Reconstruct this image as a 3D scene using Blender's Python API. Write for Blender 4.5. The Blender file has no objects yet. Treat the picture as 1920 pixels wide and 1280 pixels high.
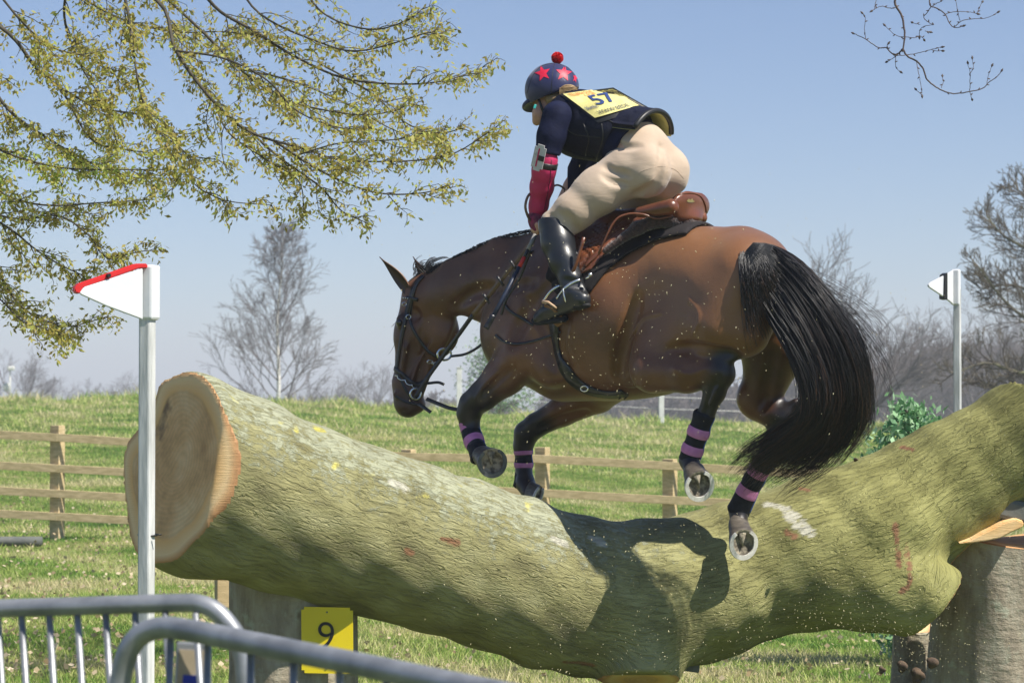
import bpy, bmesh, math, random
import numpy as np
from mathutils import Vector, Matrix
from mathutils.bvhtree import BVHTree
random.seed(7); RNG = np.random.default_rng(7)
R = math.radians
# ------------------------------------------------------------------ camera, sky, sun
FOC = 4533.0; EYE = 1.5; PITCH = math.atan(110/FOC)
SUN_EL, SUN_AZ = R(54), R(123)          # azimuth clockwise from +Y (camera looks along +Y)
sc = bpy.context.scene
cam = bpy.data.cameras.new('camera'); camo = bpy.data.objects.new('camera', cam)
sc.collection.objects.link(camo); sc.camera = camo
cam.lens = 85; cam.sensor_width = 36; cam.clip_end = 5000; cam.clip_start = .1
camo.location = (0, 0, EYE); camo.rotation_euler = (R(90)+PITCH, 0, 0)
cam.dof.use_dof = True; cam.dof.focus_distance = 10.9; cam.dof.aperture_fstop = 7.5
w = bpy.data.worlds.new('World'); sc.world = w; w.use_nodes = True
nt = w.node_tree; sky = nt.nodes.new('ShaderNodeTexSky'); sky.sky_type = 'NISHITA'; sky.sun_disc = False
sky.sun_elevation = SUN_EL; sky.sun_rotation = SUN_AZ; sky.air_density = 1.0; sky.dust_density = 0.0; sky.ozone_density = 3.0; sky.altitude = 800
tint = nt.nodes.new('ShaderNodeMix'); tint.data_type = 'RGBA'; tint.blend_type = 'MULTIPLY'; tint.inputs[0].default_value = 1; tint.inputs[7].default_value = (.86, .94, 1.12, 1)
nt.links.new(sky.outputs[0], tint.inputs[6]); nt.links.new(tint.outputs[2], nt.nodes['Background'].inputs[0]); nt.nodes['Background'].inputs[1].default_value = 0.069
sl = bpy.data.lights.new('sun', 'SUN'); sl.energy = 5.0; sl.angle = R(.5); sl.color = (1, .95, .86)
so = bpy.data.objects.new('sun', sl); sc.collection.objects.link(so)
SD = Vector((math.sin(SUN_AZ)*math.cos(SUN_EL), math.cos(SUN_AZ)*math.cos(SUN_EL), math.sin(SUN_EL)))
so.rotation_euler = SD.to_track_quat('Z', 'Y').to_euler(); so.location = SD*30
sc.view_settings.view_transform = 'Standard'; sc.view_settings.look = 'None'; sc.view_settings.exposure = 0.56; sc.view_settings.gamma = 1
try:
    sc.cycles.volume_step_rate = 4; sc.cycles.volume_bounces = 0; sc.cycles.max_bounces = 8; sc.cycles.transparent_max_bounces = 24
except Exception: pass

# ------------------------------------------------------------------ helpers
COL = sc.collection
CAMP = np.array([0, 0, EYE]); FWD = np.array([0, math.cos(PITCH), math.sin(PITCH)]); UPV = np.array([0, -math.sin(PITCH), math.cos(PITCH)])
def P(px, py, D):                        # photo coordinate (1920x1280) at real depth D metres -> world point
    return CAMP + np.array([1., 0, 0])*((px-960)/FOC*D) + UPV*((640-py)/FOC*D) + FWD*D
HF = np.array([-.82, .57, 0]); HF /= np.linalg.norm(HF)      # the horse's heading
HL = np.array([HF[1]*-1, HF[0], 0]); HU = np.array([0, 0, 1.])
def Dsp(px): return 10.55+(1400-px)*.00166
def HP(px, py, l=0.0): return P(px, py, Dsp(px+239*l)-.82*l)  # l = metres to the horse's left
def tag(o, label=None, cat=None, group=None, kind=None):
    if label: o['label'] = label
    if cat: o['category'] = cat
    if group: o['group'] = group
    if kind: o['kind'] = kind
    return o
def empty(name, loc, label, cat, group=None):
    o = bpy.data.objects.new(name, None); COL.objects.link(o); o.location = Vector(loc); o.empty_display_size = .1
    return tag(o, label, cat, group)
def link(name, me, mat=None, parent=None, smooth=True):
    o = bpy.data.objects.new(name, me); COL.objects.link(o)
    if mat is not None:
        for m in (mat if isinstance(mat, (list, tuple)) else [mat]): me.materials.append(m)
    if parent is not None:
        o.parent = parent; o.matrix_parent_inverse = Matrix.Translation(-parent.location) if parent.type == 'EMPTY' and parent.parent is None else Matrix()
    if smooth and len(me.polygons): me.polygons.foreach_set('use_smooth', [True]*len(me.polygons))
    return o
def mesh(V, Fc, name='m'):
    me = bpy.data.meshes.new(name)
    V = np.asarray(V, dtype=np.float32)
    if isinstance(Fc, np.ndarray):
        n, k = Fc.shape
        me.vertices.add(len(V)); me.vertices.foreach_set('co', V.ravel())
        me.loops.add(n*k); me.loops.foreach_set('vertex_index', Fc.astype(np.int32).ravel())
        me.polygons.add(n); me.polygons.foreach_set('loop_start', np.arange(0, n*k, k, dtype=np.int32))
        try: me.polygons.foreach_set('loop_total', np.full(n, k, dtype=np.int32))
        except Exception: pass
        me.update(calc_edges=True)
    else:
        me.from_pydata([tuple(v) for v in V.tolist()], [], [list(map(int, f)) for f in Fc]); me.update()
    return me
def attr(me, name, data, typ='FLOAT'):
    a = me.attributes.new(name, typ, 'POINT')
    a.data.foreach_set('vector' if typ == 'FLOAT_VECTOR' else 'value', np.asarray(data, dtype=np.float32).ravel())
def nrm(v):
    v = np.asarray(v, float); return v/max(np.linalg.norm(v), 1e-9)
def spline(pts, n):                      # Catmull-Rom through points (any dimension), n samples
    p = np.asarray(pts, float)
    if len(p) == 2: return p[0]+(p[1]-p[0])*np.linspace(0, 1, n)[:, None]
    q = np.vstack([2*p[0]-p[1], p, 2*p[-1]-p[-2]]); m = len(p)-1
    t = np.linspace(0, m-1e-6, n); i = t.astype(int); u = (t-i)[:, None]
    a, b, c, d = q[i], q[i+1], q[i+2], q[i+3]
    return .5*(2*b+(c-a)*u+(2*a-5*b+4*c-d)*u*u+(3*b-a-3*c+d)*u**3)
def tubes(lines, sides=5, cap=False):    # lines: list of (points Nx3, radii N) -> V, F (quads)
    VV = []; FF = []; base = 0
    ang = np.arange(sides)*2*math.pi/sides; ca, sa = np.cos(ang), np.sin(ang)
    for pts, rad in lines:
        pts = np.asarray(pts, float); n = len(pts); rad = np.broadcast_to(np.asarray(rad, float), (n,))
        t = np.gradient(pts, axis=0); t /= np.maximum(np.linalg.norm(t, axis=1), 1e-9)[:, None]
        ref = np.array([0, 0, 1.]) if abs(t[0][2]) < .9 else np.array([1., 0, 0])
        us = np.cross(t, ref); ln = np.linalg.norm(us, axis=1)
        if ln.min() < .2:                # parallel transport when the tube turns towards the reference
            us = np.zeros_like(t); u = nrm(np.cross(t[0], ref))
            for i in range(n): u = nrm(u-t[i]*np.dot(u, t[i])); us[i] = u
        else: us /= ln[:, None]
        vs = np.cross(t, us)
        V = pts[:, None, :]+rad[:, None, None]*(us[:, None, :]*ca[None, :, None]+vs[:, None, :]*sa[None, :, None])
        VV.append(V.reshape(-1, 3))
        i = np.arange(n-1)[:, None]*sides; j = np.arange(sides)[None, :]; k = (j+1) % sides
        q = np.stack([i+j, i+sides+j, i+sides+k, i+k], axis=-1).reshape(-1, 4)+base
        FF.append(q)
        if cap:
            for s0, rev in ((0, 1), ((n-1)*sides, 0)):
                c = base+s0; idx = [c+m for m in range(sides)]
                if sides == 4: FF.append(np.array([idx[::-1] if rev else idx]))
                else:
                    cc = base+n*sides+(0 if rev else 1)
                    FF.append(np.array([[idx[m], idx[(m+1) % sides], cc, cc][::(1 if rev else -1)] for m in range(sides)]))
            VV.append(np.array([pts[0], pts[-1]]))
            base += 2
        base += n*sides
    V = np.vstack(VV); Fq = np.vstack(FF)
    return V, Fq
def tube_obj(name, lines, mat, parent=None, sides=8, cap=True):
    V, Fq = tubes(lines, sides, cap); me = mesh(V, [list(dict.fromkeys(f)) for f in Fq.tolist()] if cap else Fq)
    return link(name, me, mat, parent)
def box_bm(bm, c, dims, rot=None, bev=0.0):
    g = bmesh.ops.create_cube(bm, size=1.0); vs = g['verts']
    M = Matrix.Translation(Vector(c)) @ (rot.to_4x4() if rot else Matrix()) @ Matrix.Diagonal((*dims, 1))
    bmesh.ops.transform(bm, matrix=M, verts=vs)
    if bev:
        es = list({e for v in vs for e in v.link_edges})
        bmesh.ops.bevel(bm, geom=es, offset=bev, segments=2, affect='EDGES', profile=.5)
def bm_obj(name, bm, mat, parent=None, smooth=False):
    me = bpy.data.meshes.new(name); bm.to_mesh(me); bm.free()
    return link(name, me, mat, parent, smooth)

# ---- smooth signed-distance modelling and surface-nets meshing
class SDF:
    def __init__(s, lo, hi, h):
        s.lo = np.array(lo, float); s.h = h; s.n = np.ceil((np.array(hi)-s.lo)/h).astype(int)+1
        s.a = np.full(s.n, 9.0, np.float32)
    def box(s, mn, mx):
        i0 = np.clip(np.floor((np.asarray(mn)-s.lo)/s.h).astype(int), 0, s.n-1); i1 = np.clip(np.ceil((np.asarray(mx)-s.lo)/s.h).astype(int)+1, 1, s.n)
        sl_ = tuple(slice(a, b) for a, b in zip(i0, i1))
        ax = [((np.arange(a, b)*s.h)+o).astype(np.float32) for a, b, o in zip(i0, i1, s.lo)]
        return sl_, np.meshgrid(*ax, indexing='ij', sparse=True)
    def put(s, sl_, d, k, mode='u'):
        a = s.a[sl_]
        if mode == 'u':
            if k > 0: hh = np.maximum(k-np.abs(a-d), 0)/k; s.a[sl_] = np.minimum(a, d)-hh*hh*k*.25
            else: s.a[sl_] = np.minimum(a, d)
        else:                            # subtract
            d = -d
            if k > 0: hh = np.maximum(k-np.abs(a-d), 0)/k; s.a[sl_] = np.maximum(a, d)+hh*hh*k*.25
            else: s.a[sl_] = np.maximum(a, d)
    def cone(s, a, b, ra, rb, k=.03, flat=None, mode='u'):     # flat=(axis, scale<1): squash along axis
        a = np.asarray(a, float); b = np.asarray(b, float); m = max(ra, rb)*1.05+k+s.h*3
        sl_, (X, Y, Z) = s.box(np.minimum(a, b)-m, np.maximum(a, b)+m)
        X = X-a[0]; Y = Y-a[1]; Z = Z-a[2]; v = b-a; sc_ = 1.0
        if flat is not None:
            u = nrm(flat[0]); g = 1/flat[1]-1; q = (X*u[0]+Y*u[1]+Z*u[2])*g; X = X+q*u[0]; Y = Y+q*u[1]; Z = Z+q*u[2]
            v = v+u*np.dot(v, u)*g; sc_ = (1+flat[1])/2
        t = np.clip((X*v[0]+Y*v[1]+Z*v[2])/max(np.dot(v, v), 1e-9), 0, 1)
        d = np.sqrt((X-t*v[0])**2+(Y-t*v[1])**2+(Z-t*v[2])**2)-(ra+(rb-ra)*t)
        s.put(sl_, (d*sc_).astype(np.float32), k, mode)
    def ell(s, c, r, k=.03, ax=None, mode='u'):
        c = np.asarray(c, float); r = np.asarray(r, float); A = np.eye(3) if ax is None else np.array([nrm(q) for q in ax]); m = r.max()+k+s.h*3
        sl_, (X, Y, Z) = s.box(c-m, c+m); X = X-c[0]; Y = Y-c[1]; Z = Z-c[2]
        q = [X*A[i][0]+Y*A[i][1]+Z*A[i][2] for i in range(3)]
        k0 = np.sqrt(sum((q[i]/r[i])**2 for i in range(3))); k1 = np.sqrt(sum((q[i]/r[i]**2)**2 for i in range(3)))
        s.put(sl_, (k0*(k0-1)/np.maximum(k1, 1e-6)).astype(np.float32), k, mode)
    def plane(s, p, n, k=0.0, lo=None, hi=None):               # keeps the side opposite to n
        n = nrm(n); sl_, (X, Y, Z) = s.box(s.lo if lo is None else lo, s.lo+s.n*s.h if hi is None else hi)
        d = (X-p[0])*n[0]+(Y-p[1])*n[1]+(Z-p[2])*n[2]; a = s.a[sl_]; d = d.astype(np.float32)
        if k > 0: hh = np.maximum(k-np.abs(a-d), 0)/k; s.a[sl_] = np.maximum(a, d)+hh*hh*k*.25
        else: s.a[sl_] = np.maximum(a, d)
    def net(s, smooth=1):
        a = s.a; neg = a < 0; nx, ny, nz = a.shape
        cell = np.zeros((nx-1, ny-1, nz-1), np.int8)
        for dx in (0, 1):
            for dy in (0, 1):
                for dz in (0, 1): cell += neg[dx:nx-1+dx, dy:ny-1+dy, dz:nz-1+dz]
        act = (cell > 0) & (cell < 8); idx = np.full(cell.shape, -1, np.int64); ijk = np.argwhere(act); idx[act] = np.arange(len(ijk))
        acc = np.zeros((len(ijk), 3)); cnt = np.zeros(len(ijk)); i, j, k = ijk.T
        cs = [(x, y, z) for x in (0, 1) for y in (0, 1) for z in (0, 1)]
        for c0 in cs:
            for axn in range(3):
                if c0[axn]: continue
                c1 = list(c0); c1[axn] = 1
                v0 = a[i+c0[0], j+c0[1], k+c0[2]]; v1 = a[i+c1[0], j+c1[1], k+c1[2]]
                m = (v0 < 0) != (v1 < 0); t = np.where(m, v0/np.where(m, v0-v1, 1), 0)
                p = np.array(c0, float)[None, :].repeat(len(ijk), 0); p[:, axn] += t
                acc[m] += p[m]; cnt[m] += 1
        V = (ijk+acc/cnt[:, None])*s.h+s.lo; Q = []
        for axn in range(3):
            sA = [slice(1, -1)]*3; sA[axn] = slice(0, -1); sB = list(sA); sB[axn] = slice(1, None)
            A = neg[tuple(sA)]; B = neg[tuple(sB)]; e = np.argwhere(A != B)
            if not len(e): continue
            off = [1, 1, 1]; off[axn] = 0; g = e+np.array(off); f = A[tuple(e.T)]
            u, v = [(1, 2), (2, 0), (0, 1)][axn]; du = np.zeros(3, int); dv = np.zeros(3, int); du[u] = 1; dv[v] = 1
            q = np.stack([idx[tuple((g-du-dv).T)], idx[tuple((g-dv).T)], idx[tuple(g.T)], idx[tuple((g-du).T)]], 1)
            q[~f] = q[~f][:, ::-1]; Q.append(q)
        Q = np.vstack(Q)
        for _ in range(smooth):
            S = np.zeros_like(V); C = np.zeros(len(V))
            for x in range(4):
                for y in (1, 3): np.add.at(S, Q[:, x], V[Q[:, (x+y) % 4]]); np.add.at(C, Q[:, x], 1)
            V = V*.5+.5*S/C[:, None]
        return V, Q
def vn(V, Q):
    n = np.cross(V[Q[:, 2]]-V[Q[:, 0]], V[Q[:, 3]]-V[Q[:, 1]]); N = np.zeros_like(V)
    for x in range(4): np.add.at(N, Q[:, x], n)
    return N/np.maximum(np.linalg.norm(N, axis=1), 1e-12)[:, None]
def bvh_of(V, Q): return BVHTree.FromPolygons([Vector(v) for v in V.tolist()], Q.tolist())
def hit(bvh, px, py, off=.003):          # the point of a surface seen at photo coordinate
    d = Vector(P(px, py, 1.0)-CAMP).normalized(); loc, n, _, _ = bvh.ray_cast(Vector(CAMP), d)
    if loc is None: return None, None
    if n.dot(d) > 0: n = -n
    return np.array(loc+n*off), np.array(n)
def near(bvh, p, off=.003):
    loc, n, _, _ = bvh.find_nearest(Vector(p)); s_ = Vector(p)-loc
    if n.dot(s_) < 0 and s_.length > 1e-4: pass
    return np.array(loc+n*off), np.array(n)
def ribbon(pts, nors, wid, th):          # a strap: flat band with thickness following points/normals
    pts = np.asarray(pts); nors = np.asarray(nors); n = len(pts); t = np.gradient(pts, axis=0); t /= np.linalg.norm(t, axis=1)[:, None]
    sd = np.cross(t, nors); sd /= np.maximum(np.linalg.norm(sd, axis=1), 1e-9)[:, None]; wid = np.broadcast_to(wid, (n,))[:, None]
    up = np.cross(sd, t)
    a = pts-sd*wid/2; b = pts+sd*wid/2; V = np.stack([a, b, b+up*th, a+up*th], 1).reshape(-1, 3); Fq = []
    for i in range(n-1):
        for j in range(4): Fq.append([i*4+j, i*4+(j+1) % 4, i*4+4+(j+1) % 4, i*4+4+j])
    Fq += [[3, 2, 1, 0], [n*4-4, n*4-3, n*4-2, n*4-1]]
    return V, np.array(Fq)
def strap(name, bvh, pp, wid, mat, parent, th=.004, n=24, off=.002):
    s2 = spline(pp, n); pts = []; nr = []
    for q in s2:
        p, nn = hit(bvh, q[0], q[1], off)
        if p is not None: pts.append(p); nr.append(nn)
    if len(pts) < 3: print('STRAP MISS', name); return None
    pts = np.array(pts); nr = np.array(nr)
    for _ in range(2):
        pts[1:-1] = .25*pts[:-2]+.5*pts[1:-1]+.25*pts[2:]; nr[1:-1] = .25*nr[:-2]+.5*nr[1:-1]+.25*nr[2:]
    V, Q = ribbon(pts, nr, wid, th); return link(name, mesh(V, Q), mat, parent, False)
def decal(bvh, V2, F2, off, name, mat, parent, th=0.0):   # thin shape laid on a surface where the photo shows it
    VV = []; last = None
    for q in V2:
        p, _ = hit(bvh, q[0], q[1], off)
        if p is None: p = last if last is not None else P(q[0], q[1], 11)
        last = p; VV.append(p)
    return link(name, mesh(np.array(VV), F2), mat, parent, True)

# ---- materials
def newmat(name):
    m = bpy.data.materials.new(name); m.use_nodes = True; n = m.node_tree; b = n.nodes['Principled BSDF']; return m, n, b
def N(n, t, **kw):
    x = n.nodes.new(t)
    for k, v in kw.items():
        if k.startswith('i_'): x.inputs[k[2:].replace('_', ' ')].default_value = v
        else: setattr(x, k, v)
    return x
def ramp(n, fac, stops):
    r = N(n, 'ShaderNodeValToRGB'); e = r.color_ramp.elements
    while len(e) < len(stops): e.new(.5)
    for i, (p, c) in enumerate(stops): e[i].position = p; e[i].color = (*c, 1)
    n.links.new(fac, r.inputs[0]); return r.outputs[0]
def noise(n, co, scale, det=4, rough=.55, dist=0): 
    x = N(n, 'ShaderNodeTexNoise'); x.inputs['Scale'].default_value = scale; x.inputs['Detail'].default_value = det; x.inputs['Roughness'].default_value = rough; x.inputs['Distortion'].default_value = dist
    if co is not None: n.links.new(co, x.inputs['Vector'])
    return x.outputs['Fac']
def mapping(n, co, scale, rot=(0, 0, 0)):
    m = N(n, 'ShaderNodeMapping'); m.inputs['Scale'].default_value = scale; m.inputs['Rotation'].default_value = rot; n.links.new(co, m.inputs[0]); return m.outputs[0]
def mix(n, fac, a, b, typ='MIX'):
    x = N(n, 'ShaderNodeMix', data_type='RGBA', blend_type=typ)
    for s_, v in ((0, fac), (6, a), (7, b)):
        if isinstance(v, (int, float)): x.inputs[s_].default_value = v
        elif isinstance(v, tuple): x.inputs[s_].default_value = (*v, 1)
        else: n.links.new(v, x.inputs[s_])
    return x.outputs[2]
def mth(n, op, a, b=0.0, c=None, clamp=False):
    x = N(n, 'ShaderNodeMath', operation=op, use_clamp=clamp)
    for i, v in enumerate((a, b, c)):
        if v is None: continue
        if isinstance(v, (int, float)): x.inputs[i].default_value = v
        else: n.links.new(v, x.inputs[i])
    return x.outputs[0]
def bump(n, b, hgt, dist, strength=1.0, prev=None):
    x = N(n, 'ShaderNodeBump'); x.inputs['Distance'].default_value = dist; x.inputs['Strength'].default_value = strength
    n.links.new(hgt, x.inputs['Height'])
    if prev is not None: n.links.new(prev, x.inputs['Normal'])
    n.links.new(x.outputs[0], b.inputs['Normal']); return x.outputs[0]
def geo(n): return N(n, 'ShaderNodeNewGeometry').outputs['Position']
def nmat(name, c1, c2=None, scale=8, rough=.6, metal=0, bs=0, bd=.002, spec=.5, stretch=None, sheen=0, coat=0, lo=.35, hi=.65):
    m, n, b = newmat(name); co = geo(n)
    if stretch: co = mapping(n, co, stretch)
    if c2 is None: b.inputs['Base Color'].default_value = (*c1, 1)
    else: n.links.new(ramp(n, noise(n, co, scale), [(lo, c1), (hi, c2)]), b.inputs['Base Color'])
    b.inputs['Roughness'].default_value = rough; b.inputs['Metallic'].default_value = metal; b.inputs['Specular IOR Level'].default_value = spec
    if bs: bump(n, b, noise(n, co, bs, 5), bd)
    if sheen: b.inputs['Sheen Weight'].default_value = sheen
    if coat: b.inputs['Coat Weight'].default_value = coat; b.inputs['Coat Roughness'].default_value = .15
    return m
# ------------------------------------------------------------------ ground
def sst(a, b, x): t = np.clip((x-a)/(b-a), 0, 1); return t*t*(3-2*t)
_rp = ([-900, 0, 250, 500, 700, 1050, 1240, 1600, 2800], [752, 753, 750, 754, 766, 787, 796, 801, 806])
def ground_z(x, y):
    x = np.asarray(x, float); y = np.asarray(y, float); yy = np.maximum(y, 1.0)
    px = 960+FOC*x/yy; near = sst(10, 22, y)
    base = -.34*sst(650, 1500, px)*near
    Hh = EYE-(np.interp(px, *_rp)-750)/FOC*60
    z = base+(Hh-base)*sst(25, 60, y)*np.where(y > 1, 1, 0)
    z = z-sst(66, 150, y)*3.2
    z = z+(.035*np.sin(x*.9+1)*np.cos(y*.6)+.02*np.sin(x*2.3+y*1.7))*sst(6, 20, y)
    z = z+(.07*np.sin(x*1.7+.4*y)*np.sin(x*.63+2)+.05*np.sin(x*4.1))*np.exp(-((y-59)/6)**2)
    return z
def mk_ground():
    ys = np.concatenate([np.linspace(-30, 10, 12), np.linspace(11, 30, 90), np.linspace(30.4, 75, 90), np.linspace(78, 200, 25), np.linspace(230, 3800, 18)])
    us = np.linspace(-1, 1, 181)
    Y, U = np.meshgrid(ys, us, indexing='ij'); wd = np.maximum(np.abs(Y)*.42, 14)
    wd = np.where(Y > 250, Y*.8, wd); X = U*wd; Z = ground_z(X, Y)
    V = np.stack([X, Y, Z], -1).reshape(-1, 3); n = len(us); i = np.arange(len(ys)-1)[:, None]*n+np.arange(n-1)[None]
    Q = np.stack([i, i+1, i+n+1, i+n], -1).reshape(-1, 4)
    m, nn, b = newmat('field_turf'); co = geo(nn)
    big = noise(nn, mapping(nn, co, (.5, .9, 1)), 1.1, 5, .6); fine = noise(nn, co, 14, 6, .7)
    mxd = mth(nn, 'MULTIPLY_ADD', fine, .55, mth(nn, 'MULTIPLY', big, .6))
    far_ = N(nn, 'ShaderNodeMapRange'); sp_ = N(nn, 'ShaderNodeSeparateXYZ'); nn.links.new(co, sp_.inputs[0]); nn.links.new(sp_.outputs[1], far_.inputs[0]); far_.inputs[1].default_value = 150; far_.inputs[2].default_value = 260
    turf = (ramp(nn, mxd, [(.42, (.035, .075, .012)), (.53, (.10, .17, .03)), (.60, (.20, .24, .06)), (.70, (.40, .36, .17))])); nn.links.new(mix(nn, far_.outputs[0], turf, ramp(nn, big, [(.4, (.085, .075, .06)), (.6, (.14, .12, .085))])), b.inputs['Base Color'])
    b.inputs['Roughness'].default_value = .95; b.inputs['Specular IOR Level'].default_value = .1
    bump(nn, b, noise(nn, co, 22, 6, .7), .06)
    tag(link('field', mesh(V, Q), m), kind='structure')
mk_ground()
def blades():
    def gen(n, y0, y1, h0, h1, w0):
        u = RNG.random(n); y = np.sqrt(y0*y0+u*(y1*y1-y0*y0)); x = (RNG.random(n)*2-1)*.235*y
        pat = np.sin(x*1.3+np.sin(y*.8)*2)*np.cos(y*.7+x*.4)+.6*np.sin(x*3.7+y*2.1)+RNG.normal(0, .5, n)
        hh = (h0+(h1-h0)*RNG.random(n)**2)*(1+.25*pat).clip(.4, 1.8); th = RNG.random(n)*6.283; ww = w0*(.6+.8*RNG.random(n))
        z = ground_z(x, y)-.005; b0 = np.stack([x-np.cos(th)*ww, y-np.sin(th)*ww, z], 1); b1 = np.stack([x+np.cos(th)*ww, y+np.sin(th)*ww, z], 1)
        ln = RNG.normal(0, .55, (n, 2))*hh[:, None]; t = np.stack([x+ln[:, 0], y+ln[:, 1], z+hh], 1)
        return np.stack([b0, b1, t], 1).reshape(-1, 3), np.repeat((pat*.25+.5+RNG.normal(0, .12, n)).clip(0, 1), 3)
    A = [gen(250000, 12.3, 24, .02, .07, .0038), gen(130000, 24, 40, .025, .08, .0065), gen(80000, 40, 63, .04, .11, .012), gen(9000, 56, 62, .10, .26, .016)]
    V = np.vstack([a[0] for a in A]); c = np.concatenate([a[1] for a in A]); F_ = np.arange(len(V)).reshape(-1, 3)
    me = mesh(V, F_); attr(me, 'tone', c)
    m, n, b = newmat('grass_blade'); at = N(n, 'ShaderNodeAttribute', attribute_name='tone')
    co = geo(n); big = noise(n, mapping(n, co, (.5, .9, 1)), 1.1, 5, .6)
    f = mth(n, 'MULTIPLY_ADD', at.outputs['Fac'], .42, mth(n, 'MULTIPLY', big, .8))
    c_ = ramp(n, f, [(.38, (.08, .21, .03)), (.54, (.29, .44, .08)), (.64, (.48, .53, .16)), (.76, (.66, .59, .33))]); n.links.new(c_, b.inputs['Base Color'])
    b.inputs['Roughness'].default_value = .6; b.inputs['Specular IOR Level'].default_value = .25
    tr = N(n, 'ShaderNodeBsdfTranslucent'); n.links.new(c_, tr.inputs[0]); mx = N(n, 'ShaderNodeMixShader'); mx.inputs[0].default_value = .35
    n.links.new(b.outputs[0], mx.inputs[1]); n.links.new(tr.outputs[0], mx.inputs[2]); n.links.new(mx.outputs[0], n.nodes['Material Output'].inputs[0])
    tag(link('grass', me, m, smooth=False), 'short spring grass mixed with straw growing over the field', 'grass', kind='stuff')
blades()
def leaf_quads(C, size, up=.5, droop=0.0, asp=.5, rng=RNG):   # small folded leaf faces
    n = len(C); d = rng.normal(0, 1, (n, 3)); d[:, 2] = d[:, 2]*up-droop; d /= np.linalg.norm(d, axis=1)[:, None]
    s_ = np.cross(d, rng.normal(0, 1, (n, 3))); s_ /= np.linalg.norm(s_, axis=1)[:, None]; L = size*(.6+.8*rng.random(n))[:, None]
    V = np.stack([C, C+d*L*.5+s_*L*asp*.5, C+d*L, C+d*L*.5-s_*L*asp*.5], 1).reshape(-1, 3)
    return V, np.arange(len(V)).reshape(-1, 4)
def leafmat(name, stops, trans=.4, scale=3):
    m, n, b = newmat(name); at = N(n, 'ShaderNodeAttribute', attribute_name='tone'); c_ = ramp(n, at.outputs['Fac'], stops); n.links.new(c_, b.inputs['Base Color'])
    b.inputs['Roughness'].default_value = .5; b.inputs['Specular IOR Level'].default_value = .35
    tr = N(n, 'ShaderNodeBsdfTranslucent'); n.links.new(c_, tr.inputs[0]); mx = N(n, 'ShaderNodeMixShader'); mx.inputs[0].default_value = trans
    n.links.new(b.outputs[0], mx.inputs[1]); n.links.new(tr.outputs[0], mx.inputs[2]); n.links.new(mx.outputs[0], n.nodes['Material Output'].inputs[0]); return m
def litter():
    n = 3200; y = 13+20*RNG.random(n)**1.3; px = np.where(RNG.random(n) < .35, RNG.normal(60, 170, n), RNG.random(n)*1920); x = (px-960)/FOC*y
    C = np.stack([x, y, ground_z(x, y)+.035+.02*RNG.random(n)], 1); V, Q = leaf_quads(C, .035, up=.35, asp=.8)
    me = mesh(V, Q); attr(me, 'tone', np.repeat(RNG.random(n), 4))
    tag(link('fallen_leaves', me, leafmat('dry_leaf', [(0, (.34, .24, .12)), (1, (.62, .52, .36))], .15), smooth=False), 'dry tan leaves scattered in the grass', 'leaves', kind='stuff')
litter()

# ------------------------------------------------------------------ field fence
m_rail = nmat('weathered_rail', (.44, .34, .17), (.64, .50, .28), 3, .8, bs=30, bd=.003, stretch=(3, 3, 12))
def bar_between(bm, a, b, hgt, th, bev=.003):
    a = Vector(a); b = Vector(b); d = b-a; q = d.to_track_quat('X', 'Z'); box_bm(bm, (a+b)/2, (d.length, th, hgt), q.to_matrix(), bev)
def fence(label, posts, rails, D, hr=.085):
    e = empty('field_fence', P(posts[0][0], 1000, D), label, 'fence')
    for px, py0, wpx, Dd in posts:
        top = P(px, py0, Dd); g = float(ground_z(top[0], top[1]))-.05; bm = bmesh.new()
        box_bm(bm, (top[0], top[1], (top[2]+g)/2), (.13, .10, top[2]-g), Matrix.Rotation(R(-32), 3, 'Z'), .006); bm_obj('post', bm, m_rail, e)
    for pts in rails:
        bm = bmesh.new()
        for (x0, y0, d0), (x1, y1, d1) in zip(pts[:-1], pts[1:]): bar_between(bm, P(x0, y0, d0), P(x1, y1, d1), hr, .035)
        bm_obj('rail', bm, m_rail, e)
fence('four-rail wooden fence with one square post in view left of the log', [(108, 797, 26, 26.08), (-330, 780, 26, 26.6), (480, 822, 26, 25.7)],
      [[(-330, 798, 26.5), (108, 820, 25.98), (480, 842, 25.6)], [(-330, 855, 26.5), (108, 878, 25.98), (480, 897, 25.6)], [(-330, 903, 26.5), (108, 925, 25.98), (480, 945, 25.6)], [(-330, 946, 26.5), (108, 968, 25.98), (480, 987, 25.6)]], 26)
fence('three-rail wooden fence crossing the field behind the horse legs', [(766, 842, 20, 25.6), (1017, 838, 20, 25.4), (1256, 860, 20, 25.2), (1521, 872, 20, 25), (1790, 900, 20, 24.9)],
      [[(640, 847, 25.6), (766, 856, 25.5), (1017, 860, 25.3), (1256, 873, 25.1), (1521, 889, 24.9), (1790, 904, 24.8)], [(640, 905, 25.6), (766, 912, 25.5), (1017, 924, 25.3), (1256, 937, 25.1), (1521, 950, 24.9), (1790, 965, 24.8)],
       [(640, 958, 25.6), (1017, 980, 25.3), (1521, 1008, 24.9), (1790, 1022, 24.8)]], 25)
m_grey = nmat('grey_old_wood', (.10, .11, .10), (.17, .17, .15), 5, .85, bs=20, bd=.004)
a = P(-140, 985, 25); b_ = P(79, 988, 25); a[2] = float(ground_z(a[0], a[1]))+.05; b_[2] = float(ground_z(b_[0], b_[1]))+.05
tag(tube_obj('fallen_pole', [(spline([a, (a+b_)/2+np.array([0, 0, .01]), b_], 8), [.05]*8)], m_grey, sides=12), 'round grey pole lying on the grass at the foot of the left fence', 'pole')

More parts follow.
